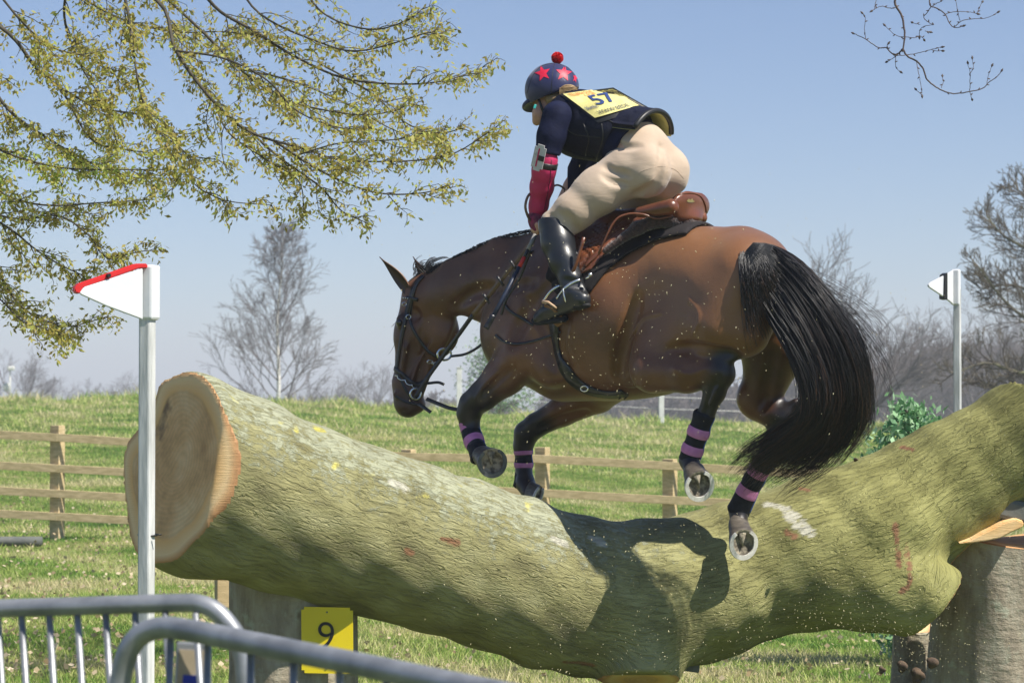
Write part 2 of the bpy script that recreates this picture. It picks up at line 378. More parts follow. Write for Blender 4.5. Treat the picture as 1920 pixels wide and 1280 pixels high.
# ------------------------------------------------------------------ trees
def rdir(d, ang, rnd):
    d = Vector(d).normalized(); o = d.orthogonal().normalized(); o.rotate(Matrix.Rotation(rnd.random()*6.283, 3, d)); q = d.copy(); q.rotate(Matrix.Rotation(ang, 3, o)); return q
def grow(lines, p, d, L, r, lv, rnd, spread=.7, up=.15, kids=(5, 5, 5, 4), droop=0.0, wob=.22, rmin=.004, tw=None):
    n = 6 if lv > 0 else 4; pts = [np.array(p)]; dd = Vector(d).normalized()
    for i in range(n):
        dd = rdir(dd, rnd.random()*wob, rnd); dd = (dd+Vector((0, 0, up*.3-droop*(1 if lv <= 1 else 0)))).normalized(); pts.append(pts[-1]+np.array(dd)*L/n)
    r1 = max(r*.45, rmin); (tw if (tw is not None and lv <= 1) else lines).append((np.array(pts), np.linspace(max(r, rmin), r1, n+1)))
    if lv == 0: return
    k = kids[min(lv, len(kids)-1)]
    for j in range(k):
        t = .25+.75*(j+rnd.random()*.8)/k; t = min(t, .999); i = int(t*n); u = t*n-i; q = pts[i]*(1-u)+pts[i+1]*u
        dv = Vector(pts[i+1]-pts[i]).normalized(); nd = rdir(dv, spread*(.6+.7*rnd.random()), rnd); nd = (nd+Vector((0, 0, up))).normalized()
        grow(lines, q, nd, L*(.42+.25*rnd.random())*(1.15-.35*t), r*(1-.5*t)*.5, lv-1, rnd, spread, up, kids, droop, wob, rmin, tw)
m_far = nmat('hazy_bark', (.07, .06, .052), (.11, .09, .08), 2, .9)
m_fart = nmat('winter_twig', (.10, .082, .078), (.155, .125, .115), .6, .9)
def bare_tree(name, label, cat, seed, H, crown_r, kids=(5, 6, 6, 7), lv=4, rmin=.012, spread=.75, group=None, trunk_m=None, twig_m=None, tf=.3):
    rnd = random.Random(seed); e = empty(name, (0, 0, 0), label, cat, group); T = []; W = []
    hgt = H*tf; T.append((spline([(0, 0, -.5), (0.02*H, 0, hgt*.5), (-.01*H, .01*H, hgt)], 8), np.linspace(H*.028, H*.019, 8)))
    nb = 7
    for i in range(nb):
        a_ = i*2.4+rnd.random(); el = .35+rnd.random()*.9; d = (math.cos(a_)*math.cos(el), math.sin(a_)*math.cos(el), math.sin(el))
        grow(T, (0, 0, hgt*(.75+.25*i/nb)), d, (H-hgt)*(.55+.35*el/1.2)*crown_r, H*.012, lv-1, rnd, spread, .12, kids, 0, .28, rmin, W)
    V, Q = tubes(T, 5); link('trunk', mesh(V, Q), trunk_m or m_far, e); V, Q = tubes(W, 3); link('crown', mesh(V, Q), twig_m or m_fart, e)
    return e
def children(o): return [c for c in bpy.data.objects if c.parent == o]
def copy_tree(src, label, group=None):
    c = src.copy(); COL.objects.link(c); c['label'] = label
    if group: c['group'] = group
    for k in children(src):
        d = k.copy(); COL.objects.link(d); d.parent = c; d.matrix_parent_inverse = k.matrix_parent_inverse.copy()
    return c
def stand(o, px, D, top_py, H, rot=0, py_base=None):         # scale a tree of height H so that its top reaches top_py
    b = P(px, 750, D); z0 = float(ground_z(b[0], b[1])) if py_base is None else P(px, py_base, D)[2]; top = P(px, top_py, D)[2]; s_ = (top-z0)/H
    o.location = (b[0], b[1], z0); o.scale = (s_, s_, s_); o.rotation_euler = (0, 0, rot)
# birch
def birch():
    rnd = random.Random(5); D = 125; b = P(519, 752, D); z0 = float(ground_z(b[0], b[1])); H = P(519, 436, D)[2]-z0
    e = empty('birch_tree', (0, 0, 0), 'tall bare birch with a white trunk standing alone on the ridge above the log', 'tree'); T = []; W = []
    tp = spline([(0, 0, -.3), (.1, 0, H*.3), (.02, 0, H*.6), (.25, 0, H*.85), (.3, 0, H)], 24)
    T.append((tp, np.linspace(.13, .015, 24)))
    for i in range(42):
        t = .12+.86*i/42; k = int(t*23); q = tp[k]; a_ = i*2.399+rnd.random()*.6; el = .5+.5*t+rnd.random()*.2
        L = H*(.31*(1-t)**.75+.035)*(.8+.4*rnd.random())
        grow(W, q, (math.cos(a_)*math.cos(el), math.sin(a_)*math.cos(el), math.sin(el)), L, .045*(1-t)+.010, 3, rnd, .55, .10, (2, 3, 5, 6), .05, .25, .0085)
    V, Q = tubes(T, 8); m, n, bs_ = newmat('birch_bark'); n.links.new(ramp(n, noise(n, mapping(n, geo(n), (1, 1, 5)), 2.2, 5, .7), [(.36, (.10, .08, .07)), (.44, (.78, .75, .70))]), bs_.inputs['Base Color']); bs_.inputs['Roughness'].default_value = .8
    link('trunk', mesh(V, Q), m, e); V, Q = tubes(W, 3); link('crown', mesh(V, Q), m_fart, e); e.location = (b[0], b[1], z0)
birch()
FT = [bare_tree('field_tree', 'x', 'tree', 11, 10, 1.0, lv=4), bare_tree('field_tree', 'x', 'tree', 23, 10, .85, lv=4, tf=.2), bare_tree('field_tree', 'x', 'tree', 37, 10, 1.2, lv=4, tf=.22)]
far = [(35, 668, 240, 'round bare tree at the far left edge of the horizon', 0), (172, 722, 330, 'low bare tree on the horizon just left of the tall white flag pole', 1), (232, 722, 350, 'bare tree low on the horizon directly beside the left flag pole', 2),
       (105, 728, 420, 'smallest bare tree between the left edge tree and the flag pole on the horizon', 2), (612, 722, 330, 'round hazy tree on the horizon right of the birch', 0), (700, 712, 290, 'bare tree on the horizon left of the horse muzzle', 2), (655, 738, 430, 'tiny hazy tree between the two round trees left of the horse muzzle', 1),
       (455, 718, 330, 'hazy tree on the horizon under the left side of the birch', 1), (565, 735, 430, 'small hazy tree at the foot of the birch', 2),
       (1215, 742, 230, 'grey bare tree behind the white post under the horse belly', 1), (1120, 752, 260, 'low bare tree under the belly between foreleg and white post', 2), (1300, 748, 250, 'low bare tree just left of the near hind leg', 0), (1355, 752, 260, 'bare tree seen between the two hind legs', 1),
       (1600, 505, 120, 'tall thin faint bare tree right of the horse tail', 1), (1690, 655, 190, 'mid-height bare tree between tail tip and right flag pole', 2), (1745, 640, 210, 'bare tree directly left of the right flag pole', 0), (1835, 632, 200, 'broad bare tree right of the right flag pole', 2),
       (1905, 640, 180, 'bare tree low at the right edge of the photo', 1), (1640, 700, 200, 'low bare tree under the thin faint tree', 0), (1560, 720, 230, 'low bare tree hidden partly by the tail tip', 2), (1790, 668, 240, 'hazy bare tree behind the right flag pole', 1), (1960, 610, 220, 'bare tree partly cut by the right edge', 0)]
used = set()
for i, (px, top, D, lab, k) in enumerate(far):
    if k in used: o = copy_tree(FT[k], lab)
    else: o = FT[k]; used.add(k); o['label'] = lab
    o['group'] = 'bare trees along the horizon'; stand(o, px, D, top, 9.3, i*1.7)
def woodland():                          # far wood that reads as one mass
    rnd = random.Random(3); lines = []
    for i in range(330):
        px = 1030+rnd.random()*960 if i < 290 else rnd.random()*960; D = 210+rnd.random()*110; b = P(px, 750, D); z0 = float(ground_z(b[0], b[1])); top = (np.interp(px, [1040, 1350, 1600, 1750, 1920], [742, 728, 700, 672, 655]) if px > 1000 else 745)+rnd.random()*16
        H = P(px, top, D)[2]-z0; H = max(H, 2); grow(lines, (b[0], b[1], z0), (0, 0, 1), H*.8, .14, 3, rnd, 1.0, .12, (4, 5, 7, 9), 0, .3, .045)
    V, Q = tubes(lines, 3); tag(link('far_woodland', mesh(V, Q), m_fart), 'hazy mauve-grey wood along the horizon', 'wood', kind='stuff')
woodland()
# nearer bare tree at the right edge
def edge_tree():
    rnd = random.Random(8); D = 55; e = empty('bare_tree', P(2075, 830, D), 'bare dark-branched tree reaching in from the right edge beside the right flag', 'tree'); T = []; W = []
    base = P(2075, 840, D); base[2] = float(ground_z(base[0], base[1]))-.2
    T.append((spline([base, P(2065, 700, D), P(2050, 560, D), P(2040, 420, D), P(2030, 250, D)], 16), np.linspace(.2, .05, 16)))
    L = [[(2055, 640), (2000, 625), (1930, 600), (1880, 560), (1835, 500)], [(2060, 690), (1990, 690), (1920, 700), (1850, 680), (1790, 700)], [(2050, 560), (1990, 510), (1930, 470), (1880, 440), (1850, 405)], [(2045, 470), (1990, 420), (1940, 380), (1900, 350)],
         [(2060, 740), (1980, 745), (1900, 735), (1840, 715)], [(2050, 600), (1960, 560), (1900, 535), (1840, 540)]]
    for l in L:
        s2 = spline(l, 14); dz = rnd.uniform(-2, 2); pts = np.array([P(q[0], q[1], D+dz*i/14) for i, q in enumerate(s2)]); T.append((pts, np.linspace(.07, .014, 14)))
        for i in range(2, 14):
            for _ in range(2):
                d = nrm(pts[min(i+1, 13)]-pts[i-1]); grow(W, pts[i], rdir(d, .5+rnd.random()*.5, rnd)+Vector((-.1, 0, .25)), .9*(1.2-i/14)+.2, .02, 2, rnd, .7, .15, (3, 4, 5), 0, .3, .007)
    V, Q = tubes(T, 7); m1 = nmat('mossy_bark', (.07, .06, .04), (.16, .16, .08), 2, .9); link('trunk', mesh(V, Q), m1, e); V, Q = tubes(W, 3); link('crown', mesh(V, Q), nmat('dark_twig', (.08, .065, .05), (.13, .11, .075), 2, .9), e)
edge_tree()
# small soft pine behind the foreleg, leafy bush behind the log
def foliage_tree(name, label, cat, px, top, D, H_px, wpx, n, leaf, stops, shape='cone', seed=1, zb=None):
    rng = np.random.default_rng(seed); b = P(px, 750, D); z0 = float(ground_z(b[0], b[1])); zt = P(px, top, D)[2]; H = zt-z0; Rw = wpx/2/FOC*D
    e = empty(name, (b[0], b[1], z0), label, cat); rnd = random.Random(seed); T = [(np.array([[b[0], b[1], z0-.1], [b[0]+.02, b[1], z0+H*.5], [b[0], b[1], zt-.05*H]]), np.array([.03, .02, .006])*H*.8)]
    pts = []; nb = 60
    for i in range(nb):
        t = (i+.5)/nb; a_ = i*2.4; rr = Rw*((1-t)**.7+.08 if shape == 'cone' else math.sqrt(max(0, 1-(2*t-1)**2))+.1)*(.7+.45*rnd.random()); z = z0+H*(.12+.88*t) if shape == 'cone' else z0+H*t
        tip = np.array([b[0]+math.cos(a_)*rr, b[1]+math.sin(a_)*rr, z+rr*.25]); root = np.array([b[0], b[1], z-rr*.15]); T.append((np.array([root, (root+tip)/2, tip]), np.array([.008, .006, .003])*H)); 
        k = n//nb; u = rng.random(k)**.5; c = root+(tip-root)*u[:, None]+rng.normal(0, 1, (k, 3))*Rw*.11*(.5+u[:, None]); pts.append(c)
    V, Q = tubes(T, 5); link('trunk', mesh(V, Q), m_far, e); C = np.vstack(pts); V, Q = leaf_quads(C, leaf, up=1.2, droop=-.4, asp=.4 if shape == 'cone' else .5, rng=rng); me = mesh(V, Q); attr(me, 'tone', np.repeat(rng.random(len(C)), 4))
    link('crown', me, leafmat(name+'_leaf', stops, .3), e, smooth=False)
foliage_tree('pine_tree', 'small soft green pine on the ridge behind the raised foreleg', 'tree', 935, 625, 85, 150, 165, 5200, .12, [(0, (.11, .21, .09)), (1, (.26, .40, .17))], 'cone', 4)
foliage_tree('evergreen_bush', 'bright green leafy bush showing behind the right limb of the log', 'bush', 1712, 768, 15, 0, 190, 5200, .052, [(0, (.09, .25, .10)), (.5, (.26, .48, .22)), (1, (.52, .70, .46))], 'ball', 6)
# wire fence with white posts on the ridge
m_white = nmat('white_post_paint', (.62, .62, .58), (.78, .77, .72), 4, .6, bs=20, bd=.001)
e = empty('wire_fence', P(1240, 800, 57), 'two thin white posts joined by wire on the ridge behind the horse', 'fence')
for px, t in ((861, 690), (1240, 733)):
    tp = P(px, t, 57); z = float(ground_z(tp[0], tp[1])); bm = bmesh.new(); box_bm(bm, (tp[0], tp[1], (tp[2]+z)/2), (.12, .12, tp[2]-z), None, .01); box_bm(bm, (tp[0], tp[1], tp[2]+.012), (.14, .14, .024), None, .004); bm_obj('post', bm, m_white, e)
for y0, y1 in ((716, 744), (738, 766)): tube_obj('wire', [(np.array([P(861, y0, 57.1), P(1050, (y0+y1)/2+4, 57), P(1240, y1, 57.1), P(1420, y1+6, 57)]), [.006]*4)], m_white, e, 5)
# distant floodlight at the far left
e = empty('floodlight_mast', P(20, 745, 150), 'thin far-off mast with a white lamp head at the far left', 'lamp'); tube_obj('mast', [(np.array([P(19, 760, 150), P(19, 690, 150)]), [.06, .05])], m_white, e, 6)
bm = bmesh.new(); box_bm(bm, P(21, 690, 149.9), (.42, .3, .26), None, .06); bm_obj('lamp_head', bm, m_white, e)
bm = bmesh.new(); bmesh.ops.create_uvsphere(bm, u_segments=16, v_segments=10, radius=.24); bmesh.ops.scale(bm, vec=(1, .3, 1.15), verts=bm.verts); bmesh.ops.translate(bm, vec=Vector(P(13, 725, 150.2)), verts=bm.verts); bm_obj('round_board', bm, m_white, e)

# overhanging branches with young leaves
m_twig = nmat('dark_branch_bark', (.035, .030, .020), (.085, .07, .045), 20, .8)
def leafy_tree():
    rnd = random.Random(21); e = empty('leafy_tree', P(-900, 1300, 15), 'tree with drooping branches of small yellow-green leaves overhanging the upper left', 'tree')
    limbs = [([(-260, -160), (60, -60), (285, -5), (330, 95), (400, 190), (470, 248), (575, 280), (640, 300), (760, 302), (850, 288), (935, 235)], 12.8, 7),
             ([(200, -120), (235, 0), (248, 80), (262, 170), (285, 240)], 12.5, 6), ([(330, -90), (400, 10), (470, 55), (560, 110), (650, 148), (760, 158), (840, 150), (912, 124)], 13.2, 6),
             ([(250, -60), (380, 60), (450, 130), (520, 180), (600, 205), (700, 215), (790, 190)], 13.6, 5), ([(420, -90), (480, 20), (600, 80), (680, 95), (800, 62), (818, 60)], 13.0, 4), ([(540, -80), (600, 20), (690, 55), (760, 40), (798, 12)], 13.4, 3.5),
             ([(-200, -60), (0, 50), (70, 130), (130, 175), (200, 205), (290, 220), (340, 260)], 12.9, 7), ([(-250, 40), (-60, 120), (20, 210), (90, 260), (160, 300), (230, 330), (330, 335)], 13.3, 6),
             ([(-200, 220), (-60, 250), (20, 290), (120, 315), (240, 318), (335, 318)], 12.7, 5), ([(-220, 270), (-60, 330), (20, 370), (90, 385), (190, 380), (290, 374)], 13.5, 5),
             ([(-200, 320), (-50, 390), (20, 430), (70, 470), (120, 500), (165, 520), (210, 540)], 13.0, 4), ([(-80, 380), (30, 410), (110, 405), (165, 440), (200, 480), (272, 470)], 12.9, 3.5),
             ([(-220, 430), (-60, 480), (0, 520), (35, 570), (80, 600), (130, 612), (205, 592)], 13.1, 5), ([(-120, 500), (-20, 545), (40, 600), (80, 615), (122, 632)], 12.8, 3),
             ([(470, 248), (530, 300), (600, 350), (640, 395), (688, 418)], 12.8, 4), ([(520, 268), (600, 320), (700, 360), (790, 362), (848, 345)], 12.7, 4), ([(400, 190), (430, 250), (500, 300), (560, 340), (570, 400)], 12.9, 3),
             ([(285, 240), (350, 290), (360, 340), (420, 375), (510, 385)], 12.6, 2.5), ([(150, -80), (120, 20), (150, 120), (200, 200), (220, 270)], 13.3, 5), ([(600, 120), (690, 170), (760, 230), (820, 250), (870, 240)], 13.3, 3),
             ([(-40, -60), (40, 40), (100, 90), (170, 110), (240, 160)], 12.7, 4), ([(60, -80), (160, 0), (240, 40), (330, 60), (420, 60), (500, 70)], 13.7, 4), ([(450, 130), (540, 150), (640, 190), (730, 240), (790, 262)], 13.8, 3.5), ([(120, 175), (170, 260), (230, 280), (330, 290), (410, 300)], 13.8, 3.5),
             ([(560, 290), (640, 268), (740, 262), (800, 250), (830, 262)], 12.6, 2.5), ([(330, 95), (420, 110), (500, 150), (560, 210), (640, 240), (700, 238)], 12.4, 3.5)]
    T = []; W = []; C = []
    top = P(-900, -600, 15.5); base = P(-900, 1300, 15); base[2] = -.2
    T.append((spline([base, P(-880, 700, 15.2), P(-900, 100, 15.3), top], 14), np.linspace(.32, .16, 14)))
    for li, (pl, D, rp) in enumerate(limbs):
        n = 10+len(pl)*4; s2 = spline(pl, n); dz = rnd.uniform(-.5, .5); ph = rnd.random()*6
        pts = np.array([P(q[0], q[1], D+dz*math.sin(i*.15+ph)) for i, q in enumerate(s2)]); rad = np.linspace(rp*.62, .9, n)/FOC*D
        T.append((pts, rad))
        if pl[0][0] < -100 or pl[0][1] < -20:
            k = nrm(pts[0]-pts[2]); m0 = P(-890, pl[0][1]*.7-60, 15.2); T.append((spline([m0, (m0+pts[0])/2+np.array([0, 0, .25]), pts[0]], 8), np.linspace(rp*1.8, rp*.62, 8)/FOC*D))
        nsp = int(sum(np.linalg.norm(np.diff(s2, axis=0), axis=1))/24)
        for j in range(nsp):
            t = (j+rnd.random())/nsp
            if t < .12 and pl[0][1] < -50: continue
            i = min(int(t*(n-1)), n-2); q = s2[i]+(s2[i+1]-s2[i])*rnd.random(); dr = s2[i+1]-s2[i]; a0 = math.atan2(dr[1], dr[0]); sd = 1 if rnd.random() < .5 else -1
            a1 = a0+sd*rnd.uniform(.25, .85); L = rnd.uniform(35, 100)*(1.1-.75*t); m = 7; pp = [q]; a2 = a1
            for _ in range(m): a2 += rnd.uniform(-.22, .22)-sd*.05; pp.append(pp[-1]+np.array([math.cos(a2), math.sin(a2)])*L/m)
            Dq = D+dz*math.sin(i*.15+ph); dd = rnd.uniform(-.3, .3); w3 = np.array([P(c[0], c[1], Dq+dd*k/m) for k, c in enumerate(pp)]); W.append((w3, np.linspace(1.25, .55, m+1)/FOC*D))
            for k in range(1, m+1):
                dens = .88
                if rnd.random() < dens: C.append(w3[k])
                if rnd.random() < .4:
                    a3 = a2+rnd.choice((-1, 1))*rnd.uniform(.4, 1); ln = rnd.uniform(12, 30); w4 = [pp[k], pp[k]+np.array([math.cos(a3), math.sin(a3)])*ln*.5, pp[k]+np.array([math.cos(a3+.2), math.sin(a3+.2)])*ln]
                    w5 = np.array([P(c[0], c[1], Dq+dd*k/m+.03*z) for z, c in enumerate(w4)]); W.append((w5, np.linspace(.8, .45, 3)/FOC*D)); C.append(w5[1]); C.append(w5[2])
        for i in range(int(n*.3), n): C.append(pts[i])
    V, Q = tubes(T, 7); link('trunk', mesh(V, Q), m_twig, e); V, Q = tubes(W, 3); link('twigs', mesh(V, Q), m_twig, e)
    C = np.array(C); rng = np.random.default_rng(2); cpx = 960+FOC*C[:, 0]/C[:, 1]; cpy = 750-(C[:, 2]-EYE)/C[:, 1]*FOC; k = rng.poisson(np.interp(cpx, [0, 300, 600, 950], [6.0, 4.8, 3.4, 2.5])*np.where(cpy > 340, .75, 1.0)); CC = np.repeat(C, k, 0); CC = CC+rng.normal(0, .020, CC.shape)+np.array([0, 0, -.006])
    V, Q = leaf_quads(CC, .032, up=.5, droop=.9, asp=.42, rng=rng); me = mesh(V, Q)
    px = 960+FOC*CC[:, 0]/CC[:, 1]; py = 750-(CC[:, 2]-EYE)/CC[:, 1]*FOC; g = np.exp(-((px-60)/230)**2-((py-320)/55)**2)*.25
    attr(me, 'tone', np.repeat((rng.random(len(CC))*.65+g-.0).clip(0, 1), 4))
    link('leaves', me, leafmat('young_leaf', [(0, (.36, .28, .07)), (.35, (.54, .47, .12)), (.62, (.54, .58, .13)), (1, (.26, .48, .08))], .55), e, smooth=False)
leafy_tree()
def twig_tree():
    D = 12.0; e = empty('budding_tree', P(3300, 1300, 11), 'leafless budding twigs hanging down at the upper right', 'tree'); T = []; BU = []
    def c(x, y): return (1500+x/4.267, y/4.267)
    L = [([(820, -500), (790, -200), (760, 0), (775, 60), (815, 130), (832, 220), (838, 300), (822, 395)], 4.2, 2.6), ([(822, 395), (780, 435), (735, 430), (690, 385), (625, 382), (525, 315), (430, 270)], 2.6, 1.2), ([(775, 440), (740, 470), (700, 495)], 1.3, .8), ([(770, 62), (720, 68), (650, 52), (580, 85)], 1.5, .8),
         ([(822, 395), (860, 450), (930, 490), (985, 550), (1010, 630), (1070, 685), (1150, 730), (1230, 750), (1340, 738), (1470, 705), (1500, 665), (1570, 620), (1610, 575)], 3.0, 1.2), ([(525, 315), (515, 230), (522, 140), (500, 110)], 1, .7), ([(838, 297), (790, 293), (740, 265), (680, 210)], 1.2, .8),
         ([(838, 297), (920, 303), (960, 290), (990, 315)], 1.2, .7), ([(735, 430), (820, 445), (950, 425), (1050, 398), (1130, 378)], 1.4, .8), ([(1050, 398), (1090, 410), (1135, 408)], 1, .7), ([(930, 490), (945, 570), (962, 650), (978, 765)], 1.2, .7), ([(978, 765), (930, 722)], .9, .7),
         ([(1130, 705), (1145, 660), (1138, 615)], 1, .7), ([(1358, 738), (1360, 640), (1362, 590), (1342, 510)], 1.1, .7), ([(1362, 590), (1385, 540), (1378, 470)], 1, .7), ([(1358, 738), (1375, 795)], 1, .7), ([(1495, 665), (1510, 600), (1535, 530)], 1, .7), ([(690, 385), (702, 355)], 1, .8), ([(765, 440), (765, 530), (800, 575)], 1, .7),
         ([(1040, -400), (1030, -100), (1035, 0), (1045, 50), (1100, 70), (1160, 115), (1185, 170), (1220, 215), (1260, 222), (1300, 212)], 2.6, 1), ([(1160, 115), (1220, 100), (1280, 95), (1360, 98), (1415, 112)], 1.3, .8), ([(1235, 215), (1300, 168), (1400, 152), (1490, 145), (1580, 105)], 1.4, .8),
         ([(1415, 110), (1430, 80), (1455, 20)], 1, .7), ([(1050, 50), (1020, 100), (990, 140), (1035, 185), (1070, 200), (1000, 210), (960, 240), (955, 290)], 1.3, .8), ([(1000, 250), (1035, 255)], 1.2, .7), ([(960, 200), (905, 185)], 1, .7), ([(1280, 170), (1255, 60), (1240, -60)], 1, .7), ([(1060, 50), (1100, 25), (1140, 5), (1150, -50)], 1.2, .7), ([(595, 80), (605, 20), (620, -60)], 1.2, .8)]
    rnd = random.Random(4)
    for pl, r0, r1 in L:
        s2 = spline([c(*q) for q in pl], len(pl)*5); dz = rnd.uniform(-.12, .12); n = len(s2)
        pts = np.array([P(q[0]+rnd.uniform(-.5, .5), q[1]+rnd.uniform(-.5, .5), D+dz*i/n) for i, q in enumerate(s2)]); T.append((pts, np.linspace(r0, r1, n)*.62/FOC*D))
        if r1 < .95 or len(pl) > 5:
            d = nrm(pts[-1]-pts[-3]); BU.append((np.array([pts[-1]-d*.005, pts[-1]+d*.006, pts[-1]+d*.018]), np.array([.002, .0065, .001])))
        for i in range(4, n-2, 6):
            d = nrm(np.array([rnd.uniform(-1, 1), 0, rnd.uniform(-1, 1)])); BU.append((np.array([pts[i], pts[i]+d*.007, pts[i]+d*.014]), np.array([.003, .0035, .001])))
    trunk = [(spline([P(3300, 1500, 11), P(3320, 700, 11), P(3300, 0, 11), P(3250, -700, 11)], 12), np.linspace(.25, .15, 12))]
    a1 = P(1500+820/4.267, -500/4.267, D); a2 = P(1500+1040/4.267, -400/4.267, D); lim = P(3270, -420, 11)
    trunk.append((spline([lim, P(2300, -330, 12.6), P(1950, -300, 12.2), a2], 14), np.linspace(.07, .008, 14))); trunk.append((spline([P(2300, -330, 12.6), P(2000, -260, 12.2), P(1800, -230, 12), a1], 12), np.linspace(.03, .0075, 12)))
    # limb above the frame that dapples the log and the rider
    V, Q = tubes(trunk, 8); link('trunk', mesh(V, Q), m_twig, e); V, Q = tubes(T+BU, 6); link('twigs', mesh(V, Q), nmat('red_twig', (.045, .03, .028), (.10, .065, .05), 30, .6), e)
twig_tree()
# ------------------------------------------------------------------ the log fence
def wood_nodes(n, b):
    e_ = N(n, 'ShaderNodeAttribute', attribute_name='edge').outputs['Fac']; gx = geo(n)
    cx = P(350, 880, 10.1); v = N(n, 'ShaderNodeVectorMath', operation='DISTANCE'); n.links.new(gx, v.inputs[0]); v.inputs[1].default_value = tuple(cx)
    nz = noise(n, gx, 5, 5, .65); body = ramp(n, nz, [(.3, (.48, .26, .10)), (.5, (.74, .44, .19)), (.7, (.86, .60, .31))])
    rings = N(n, 'ShaderNodeTexWave', wave_type='RINGS'); 
    rr = mth(n, 'SINE', mth(n, 'MULTIPLY_ADD', e_, 330, mth(n, 'MULTIPLY', nz, 9))); body = mix(n, mth(n, 'MULTIPLY_ADD', rr, .07, .09), body, (.25, .14, .07))
    st = mth(n, 'MULTIPLY_ADD', mth(n, 'SUBTRACT', noise(n, gx, 3.6, 4, .6), .60), 11, 0, clamp=True); body = mix(n, mth(n, 'MULTIPLY', st, .75), body, (.09, .045, .025))
    n.links.new(ramp(n, e_, [(0, (.42, .20, .08)), (.012, (.66, .38, .17)), (.03, (.88, .62, .32)), (.075, (.85, .50, .19)), (.09, (.8, .45, .16))]), (mxn := N(n, 'ShaderNodeMix', data_type='RGBA')).inputs[6])
    n.links.new(body, mxn.inputs[7]); n.links.new(mth(n, 'MULTIPLY_ADD', mth(n, 'ADD', e_, mth(n, 'MULTIPLY_ADD', nz, .05, -.025)), 60, -4.4, clamp=True), mxn.inputs[0])
    n.links.new(mxn.outputs[2], b.inputs['Base Color']); b.inputs['Roughness'].default_value = .7; bump(n, b, noise(n, mapping(n, gx, (1, 1, 22)), 14, 4, .6), .003)
def log_mats():
    m, n, b = newmat('beech_bark'); at = N(n, 'ShaderNodeAttribute', attribute_name='lc'); co = at.outputs['Vector']; gx = geo(n)
    sepx = N(n, 'ShaderNodeSeparateXYZ'); n.links.new(gx, sepx.inputs[0]); sz = N(n, 'ShaderNodeAttribute', attribute_name='sun').outputs['Fac']
    n1 = noise(n, mapping(n, co, (1, 2.2, 1)), 3.2, 6, .6); base = ramp(n, n1, [(.3, (.165, .15, .070)), (.5, (.285, .265, .118)), (.7, (.38, .36, .185))])
    # greener algae to the right, grey-green lichen on the upper left side, yellow lichen spots
    gr = N(n, 'ShaderNodeMapRange'); gr.inputs[1].default_value = .2; gr.inputs[2].default_value = 1.6; n.links.new(sepx.outputs[0], gr.inputs[0])
    base = mix(n, mth(n, 'MULTIPLY', gr.outputs[0], .75), base, ramp(n, n1, [(.35, (.185, .18, .048)), (.65, (.35, .34, .11))]))
    lz = noise(n, mapping(n, co, (1, 1.4, 1)), 19, 9, .8); lz2 = noise(n, co, 3.1, 3, .5)
    topm = N(n, 'ShaderNodeMapRange'); topm.inputs[1].default_value = .15; topm.inputs[2].default_value = .75; n.links.new(sz, topm.inputs[0])
    leftm = N(n, 'ShaderNodeMapRange'); leftm.inputs[1].default_value = 1.05; leftm.inputs[2].default_value = .1; n.links.new(sepx.outputs[0], leftm.inputs[0])
    lm = mth(n, 'MULTIPLY', mth(n, 'MULTIPLY', topm.outputs[0], leftm.outputs[0]), mth(n, 'ADD', mth(n, 'MULTIPLY', lz2, 1.0), .5))
    l1 = mth(n, 'MULTIPLY_ADD', mth(n, 'ADD', mth(n, 'SUBTRACT', lz, .62), mth(n, 'MULTIPLY', lm, .215)), 12, 0, clamp=True)
    base = mix(n, mth(n, 'MULTIPLY', l1, .75), base, (.40, .42, .30))
    y1 = mth(n, 'MULTIPLY', mth(n, 'MULTIPLY_ADD', mth(n, 'SUBTRACT', noise(n, co, 8.5, 2, .5), .645), 14, 0, clamp=True), mth(n, 'MULTIPLY', l1, mth(n, 'MULTIPLY', lm, 2.2, clamp=True), clamp=True))
    base = mix(n, mth(n, 'MULTIPLY', y1, .85), base, (.66, .58, .10))
    dk = mth(n, 'MULTIPLY_ADD', mth(n, 'SUBTRACT', noise(n, co, 5, 5, .7), .66), 10, 0, clamp=True); base = mix(n, mth(n, 'MULTIPLY', dk, .45), base, (.10, .07, .04))
    rd = mth(n, 'MULTIPLY_ADD', mth(n, 'SUBTRACT', noise(n, mapping(n, co, (1, .5, 1)), 2.3, 5, .8), .72), 12, 0, clamp=True); base = mix(n, mth(n, 'MULTIPLY', rd, .7), base, (.30, .12, .06))
    sc_ = N(n, 'ShaderNodeAttribute', attribute_name='scuff').outputs['Fac']; gn = noise(n, mapping(n, co, (10, 30, 10)), 1, 6, .75); base = mix(n, mth(n, 'MULTIPLY_ADD', mth(n, 'ADD', gn, mth(n, 'MULTIPLY', sc_, .55)), 6, -4.6, clamp=True), base, (.50, .48, .38))
    rs_ = N(n, 'ShaderNodeAttribute', attribute_name='red').outputs['Fac']; base = mix(n, mth(n, 'MULTIPLY_ADD', mth(n, 'ADD', gn, mth(n, 'MULTIPLY', rs_, .5)), 7, -5.3, clamp=True), base, (.27, .14, .07))
    n.links.new(base, b.inputs['Base Color']); b.inputs['Roughness'].default_value = .75; b.inputs['Specular IOR Level'].default_value = .3
    wr = noise(n, mapping(n, co, (13, 62, 9)), 1.0, 4, .55, .7); wf = noise(n, mapping(n, co, (60, 110, 60)), 1, 4, .7)
    rid = mth(n, 'POWER', mth(n, 'SUBTRACT', 1.0, mth(n, 'ABSOLUTE', mth(n, 'MULTIPLY_ADD', wr, 4, -2)), clamp=True), 1.5)
    hgt = mth(n, 'ADD', mth(n, 'MULTIPLY_ADD', wr, .9, mth(n, 'MULTIPLY', rid, .35)), mth(n, 'MULTIPLY', wf, .22)); hgt = mth(n, 'ADD', hgt, mth(n, 'MULTIPLY', l1, .12))
